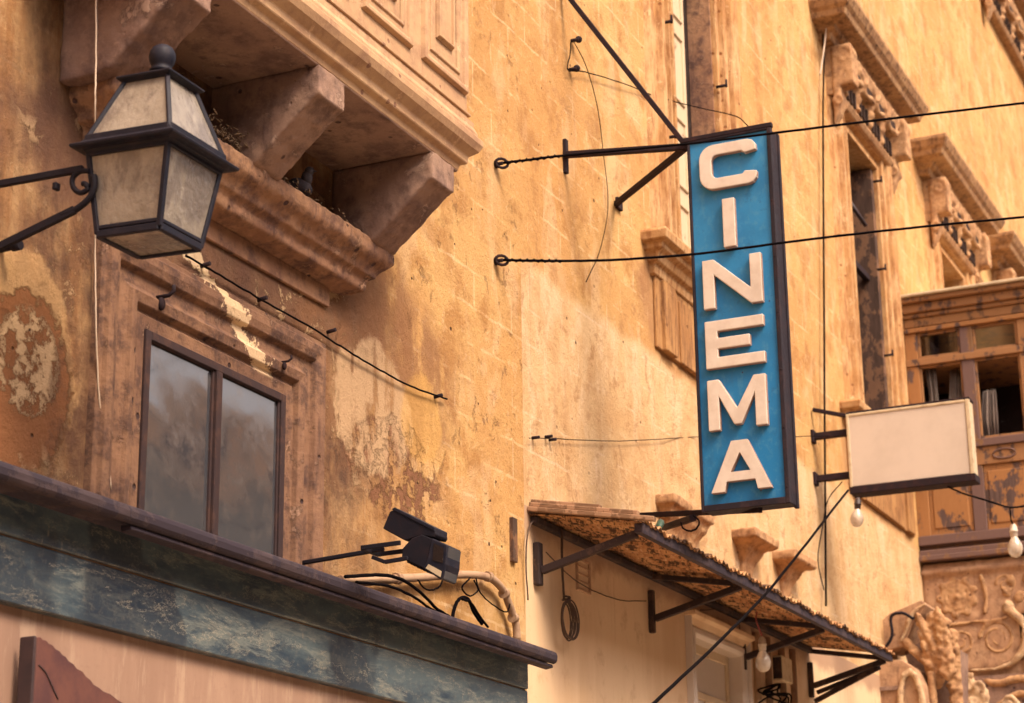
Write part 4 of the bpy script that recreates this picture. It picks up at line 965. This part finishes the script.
# span cables across the street, hooked to ring anchors
def span(mid, yb, label):
    """the run is measured in the vertical plane through its two ends"""
    a = P(*mid[0], -.06); b = P(*mid[-1], yb); pts = []
    n = Vector((b.y-a.y, -(b.x-a.x), 0))
    for u, v in mid:
        d = CAMR @ Vector((u-512, 351.5-v, -FPX)); t = n.dot(a-CAMC)/n.dot(d); pts.append(CAMC+d*t)
    d = (pts[-1]-pts[-2]).normalized(); k = (-13.98-pts[-1].y)/d.y
    pts = wob(pts, 8, .001); e_ = pts[-1]
    pts += [e_+d*k*t_/12+Vector((0,0,.10*k*(t_/12)**2)) for t_ in range(1,13)]
    o = MB().tube(pts, .0095, 6).build('span_cable', M['wire'], None); tag(o, label, 'cable', 'cables slung across the street')
    m = MB(); w = Vector((a.x, 0, a.z)); m.lathe(w, [(.032,.0),(.03,.012),(.015,.02)], 10, 'y')
    m.tube([w+Vector((.0,.0,0)), w+Vector((0,-.06,0))], .014, 6)
    m.tube([w+Vector((.034*math.cos(t*PI/6), -.05-.034*math.cos(t*PI/6), .036*math.sin(t*PI/6))) for t in range(13)], .011, 6)
    m.build('ring_anchor', M['rustiron'], o)
    m = MB(); n = 26; u = (pts[7]-pts[0]); u.normalize(); L_ = .42
    m.tube([pts[0]+u*(L_*i/n)+Vector((0,.0,0))+Vector((.010*math.cos(i*1.9),0,.010*math.sin(i*1.9))) for i in range(n+1)], .008, 5)
    m.build('twisted_end', M['wire'], o)
span([(503,163),(565,155.5),(686,144),(775,133),(900,117.5),(1024,103)],-3.5,'upper black cable slung across the street past the top of the cinema sign')
span([(503,260),(560,261),(620,259.5),(700,253.5),(800,240.5),(910,228),(1024,217)],-3.4,'lower black cable slung across the street in front of the cinema sign')
# diagonal cable from the box sign down to the lower left
pts = [P(848,490,-1.3) , P(800,552,-1.5), P(760,600,-1.7), P(700,660,-2.0), P(648,708,-2.2), P(600,750,-2.4)]
cable('diagonal_cable', pts, .010, 'black cable slanting in front of the canopy from the blank sign to the bottom edge', amp=.003)
pts = [P(826,478,-.1),P(822,520,-.1),P(812,560,-.1),P(806,600,-.1)]
cable('fine_wire', [P(842,482,-.4),P(828,500,-.1),P(822,530,-.1),P(818,560,-.1),P(824,590,-.1)], .006, 'loose thin wire dangling beneath the brackets of the blank sign')

# ------------------------------------------------------------------ canopy
cx0, cx1, cz0, cz1, cd_ = 13.30, 20.0, 4.905, 4.755, .83
cn = thing('canopy', (13.3, 0, 4.9), 'corrugated sheet canopy on iron brackets with flaking orange-brown underside', 'canopy')
m = MB(); vs = []; fs = []; nx = 560; ny = 5
for i in range(nx+1):
    x = cx0-.02+(cx1-cx0+.04)*i/nx
    for j in range(ny+1):
        t = j/ny; y = -.0-(cd_+.05)*t; vs.append((x, y, cz0+(cz1-cz0)*t+.022+.013*math.sin(x*2*PI/.09)+(.010*math.sin(x*9)+.01*math.sin(x*23+2))*t))
for i in range(nx):
    for j in range(ny): k = i*(ny+1)+j; fs.append((k, k+1, k+ny+2, k+ny+1))
o = m.add(vs, fs, True).build('corrugated_sheet', M['corrug'], cn); s = o.modifiers.new('solid', 'SOLIDIFY'); s.thickness = .006
slope = (cz1-cz0)/cd_
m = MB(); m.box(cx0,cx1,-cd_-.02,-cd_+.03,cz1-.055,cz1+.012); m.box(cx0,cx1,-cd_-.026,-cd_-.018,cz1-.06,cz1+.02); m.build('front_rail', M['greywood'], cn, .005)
m = MB(); m.box(cx0,cx1,-.055,-.0,cz0-.06,cz0-.005); m.build('wall_rail', M['darkwood'], cn, .006)
for k, x in enumerate((13.38, 15.62, 17.9, 19.97)):
    m = MB(); zf = cz0-.27
    if k: m.bar((x,-.02,cz0-.04),(x,-cd_+.03,cz1-.025), .045, .045)
    m.bar((x,-.05,4.955-.50+.06),(x,-cd_+.04,cz1-.045), .045, .055)
    if k == 3:
        m.bar((x,-.05,4.36),(x,-cd_+.12,cz1-.11), .03, .05)
        m.bar((x+.1,-.05,4.46),(x+.1,-cd_+.12,cz1-.09), .03, .045)
    m.box(x-.022,x+.022,-.05,.0,4.40,4.75) if k else m.box(x-.045,x+.03,-.05,.0,4.41,4.72)
    m.build('bracket', M['darkwood'], cn, .006)
m = MB()
for j, (dx, dz, l) in enumerate(((0,0,1),(.035,.038,.86),(.07,.066,.55))):
    m.bar((cx0-.03+dx,.0,cz0+.045+dz),(cx0-.03+dx,-(cd_+.14)*l,cz0+.045+dz+slope*(cd_+.14)*l), .055, .034)
m.build('edge_plank', M['plank'], cn, .006, 2)
# rubble and dead leaves lodged along the canopy edge
m = MB()
for i in range(60):
    x = random.uniform(cx0+.4, cx1); y = -cd_+random.uniform(-.03,.12); z = cz1+.04+random.uniform(0,.02)
    m.ball((x,y,z), random.uniform(.005,.014), random.uniform(.005,.014), random.uniform(.004,.012), 5, lump=.3)
o = m.build('debris', M['twig'], None); tag(o, 'dry leaves and grit along the canopy edge', 'debris', kind='stuff')

# coil of cable hanging under the canopy
m = MB(); t0 = P(562,528,-.06); 
m.tube(wob([t0, P(562,560,-.06), P(564,600,-.06)], 8, .002), .010, 6)
cc = P(566,621,-.07)
for k in range(6):
    rx = .085+.013*k; rz = .125+.010*(k % 3)
    m.tube([(cc.x+rx*math.cos(t*PI/14)+random.uniform(-.003,.003), -.07-.008*k, cc.z+.006*(k%2)+rz*math.sin(t*PI/14)) for t in range(29)], .006, 6)
m.tube([(cc.x-.03+.02*math.cos(t*.9), -.09-.03*math.sin(t*.9), cc.z+.13+.004*t) for t in range(12)], .008, 6)
o = m.build('cable_coil', M['ropewire'], None); tag(o, 'coil of dusty brown cable hanging on the cream wall under the canopy', 'cable coil')
cable('wall_wire', PW([(528,600),(526,560),(529,528),(540,518),(556,520)],-.03), .006, 'thin wire looping round the canopy plank and down the cream wall edge', 'ropewire')
cable('wall_wire', PW([(546,552),(570,576),(592,590),(620,600),(646,601)],-.03), .0045, 'thin faded wire drooping between the first two canopy brackets', 'ropewire')
cable('wall_wire', PW([(700,610),(735,612),(741,650)],-.03), .0045, 'thin faded wire near the door top under the canopy', 'ropewire')

# junction box with wires
jb = thing('junction_box', (18.7, 0, 4.2), 'small open junction box with tangled wires below the canopy', 'junction box')
p = P(779,683,0); MB().box(p.x-.16,p.x+.16,-.09,0,p.z-.0,p.z+.24).build('box', M['signshell'], jb, .008)
MB().box(p.x-.165,p.x-.158,-.085,0,p.z+.02,p.z+.22).build('dark_side', M['darkwood'], jb)
for k in range(6):
    q = [P(779+random.uniform(-4,4),684,-.06)]+[P(772+random.uniform(-16,18), 690+3*i+random.uniform(-2,2), -.09) for i in range(3)]+[P(760+random.uniform(-12,40), 706, -.06)]
    MB().tube(wob(q, 5, .002), .009, 6).build('wire', M['wire'], jb)

# ------------------------------------------------------------------ light bulbs
def bulb(c, s, label, sock='socketpale', flex='wire', top=None, tilt=0):
    c = Vector(c); r = thing('light_bulb', c, label, 'light bulb', 'bare bulbs hanging over the street')
    Mx = Matrix.Rotation(tilt, 4, 'X')
    MB().lathe(c, [(.001,-.085*s),(.028*s,-.078*s),(.047*s,-.055*s),(.055*s,-.02*s),(.05*s,.01*s),(.036*s,.04*s),(.024*s,.06*s),(.021*s,.075*s)], 16, M=Mx).build('glass_globe', M['bulb'], r)
    m = MB().lathe(c, [(.024*s,.065*s),(.026*s,.07*s),(.027*s,.10*s),(.031*s,.102*s),(.031*s,.112*s),(.027*s,.114*s),(.026*s,.14*s),(.018*s,.155*s),(.008*s,.165*s)], 14, M=Mx); m.build('socket', M[sock], r)
    if top: MB().tube(wob([c+Mx@Vector((0,0,.16*s))]+top, 5, .001), .006*s, 6).build('flex', M[flex], r)
b1 = PX(857,517,20.4); bulb(b1, 1.25, 'bare bulb in a black socket hanging under the blank sign', 'socket', 'wire', [Vector((20.45,b1.y,6.49))], .12)
b2 = P(1015,546,-2.0); bulb(b2, 1.4, 'bare bulb in a pale ribbed socket hanging at the right edge', 'socketpale', 'wire', [P(1011,520,-2.0), P(1010,508,-2.0)])
b3 = P(763,660,-.45); bulb(b3, 1.25, 'bare bulb on a red flex under the canopy', 'socketpale', 'redwire', [P(762,636,-.42), P(756,620,-.4), P(757,612,-.4)])
cable('bulb_wire', [PX(948,487,20.6), PX(965,494,20.8), P(985,500,-2.0), P(1008,507,-2.0), P(1024,506,-2.1), P(1060,500,-2.4), Vector((20.5,-4.2,6.4)), Vector((20.0,-7,6.9)), Vector((19.5,-13.98,7.6))], .010, 'black wire from the blank sign carrying the bulb at the right edge')

# ------------------------------------------------------------------ pigeon and dry litter on the cornice
pc = P(306,186,-.20); pz = 6.065
pg = thing('pigeon', (pc.x,-.16,pz), 'dark pigeon perched on the cornice between the balcony corbels', 'bird')
m = MB(); m.ball((pc.x,-.16,pz+.075), .055,.085,.055, 12, M=Matrix.Rotation(.5,4,'X')); m.ball((pc.x,-.205,pz+.125), .034,.036,.05, 10); m.ball((pc.x-.002,-.222,pz+.165), .027,.03,.028, 10)
m.tube([(pc.x,-.24,pz+.163),(pc.x,-.27,pz+.157)], [.008,.002], 6)
m.prism([(-.11,pz+.07),(-.12,pz+.04),(-.0,pz+.0),(.0,pz+.02)], pc.x-.03, pc.x+.03, 'x')
m.build('body', M['feather'], pg, .0, sub=0)
m = MB()
for dx in (-.02,.02): m.tube([(pc.x+dx,-.17,pz+.04),(pc.x+dx,-.175,pz)], .005, 5)
m.build('leg', M['redwire'], pg)
m = MB()
for i in range(2200):
    t = random.random()**1.3; x = 7.85+2.6*t; y = random.uniform(-.26,-.03)
    if random.random() > 1.0-(.85 if x < 9.3 else .16): 
        z = 6.075+random.uniform(0,.11 if x < 9.2 else .02); a = random.uniform(0,PI); l = random.uniform(.01,.05)
        d = Vector((math.cos(a)*l, math.sin(a)*l*.6, random.uniform(-.02,.03))); m.tube([Vector((x,y,z)), Vector((x,y,z))+d], random.uniform(.002,.006), 4)
o = m.build('nest_litter', M['twig'], None); tag(o, 'dry twigs and droppings heaped on the cornice under the balcony', 'litter', kind='stuff')

# ------------------------------------------------------------------ the far side of the street (mirrored in the glass, shapes the light)
op = thing('opposite_house', (10, -10, 0), 'plastered houses on the other side of the street, behind the viewer', 'house')
OY = -14.0
MB().box(-30,70,OY-1,OY,0,11.6).build('wall', M['limewash'], op)
MB().box(-30,70,OY,OY+.35,10.35,10.5).build('string_course', M['signface'], op, .03)
MB().box(-30,70,OY,OY+.3,11.4,11.8).build('cornice', M['signface'], op, .03)
MB().box(-30,70,OY,OY+.06,0,10.35).build('lower_facade', M['bluewash'], op)
for k in range(14):
    x = -8+3.4*k; MB().box(x,x+1.2,OY,OY+.08,10.7,11.2).build('shutter', M['darkwood'], op, .01)

# ------------------------------------------------------------------ light
wd = bpy.data.worlds.new('World'); sc.world = wd; wd.use_nodes = True
nt = wd.node_tree; nt.nodes.clear()
sky = nt.nodes.new('ShaderNodeTexSky'); sky.sky_type = 'NISHITA'; sky.sun_disc = False
EL, AZ = R_(50), math.atan2(-.42, -1.0)
sky.sun_elevation = EL; sky.sun_rotation = AZ; sky.dust_density = 6; sky.air_density = 1.0; sky.ozone_density = .3
hs_ = nt.nodes.new('ShaderNodeHueSaturation'); hs_.inputs['Saturation'].default_value = .25
tn = nt.nodes.new('ShaderNodeMix'); tn.data_type = 'RGBA'; tn.blend_type = 'MULTIPLY'; tn.inputs[0].default_value = 1; tn.inputs[7].default_value = (1.0,.85,.79,1)
bg = nt.nodes.new('ShaderNodeBackground'); bg.inputs[1].default_value = .14
ow = nt.nodes.new('ShaderNodeOutputWorld')
nt.links.new(sky.outputs[0], hs_.inputs['Color']); nt.links.new(hs_.outputs[0], tn.inputs[6]); nt.links.new(tn.outputs[2], bg.inputs[0]); nt.links.new(bg.outputs[0], ow.inputs[0])
sl = bpy.data.lights.new('sun', 'SUN'); sl.energy = 1.5; sl.angle = R_(16); sl.color = (1.0,.755,.47)
so = bpy.data.objects.new('sun', sl); COL.objects.link(so)
dv = Vector((math.sin(AZ)*math.cos(EL), math.cos(AZ)*math.cos(EL), math.sin(EL)))
so.rotation_euler = dv.to_track_quat('Z', 'Y').to_euler(); so.location = (10,-20,30)

cam = bpy.data.cameras.new('camera'); co = bpy.data.objects.new('camera', cam); COL.objects.link(co)
cam.sensor_width = 36; cam.lens = 36*FPX/1024; cam.clip_end = 500; cam.clip_start = .1
co.matrix_world = Matrix.Translation(CAMC) @ CAMR.to_4x4()
cam.dof.use_dof = True; cam.dof.focus_distance = 12.5; cam.dof.aperture_fstop = 3.0
sc.camera = co
vs_ = sc.view_settings; vs_.view_transform = 'Standard'; vs_.look = 'None'; vs_.gamma = 1; vs_.exposure = 1.24
sc.cycles.max_bounces = 6; sc.cycles.use_denoising = True
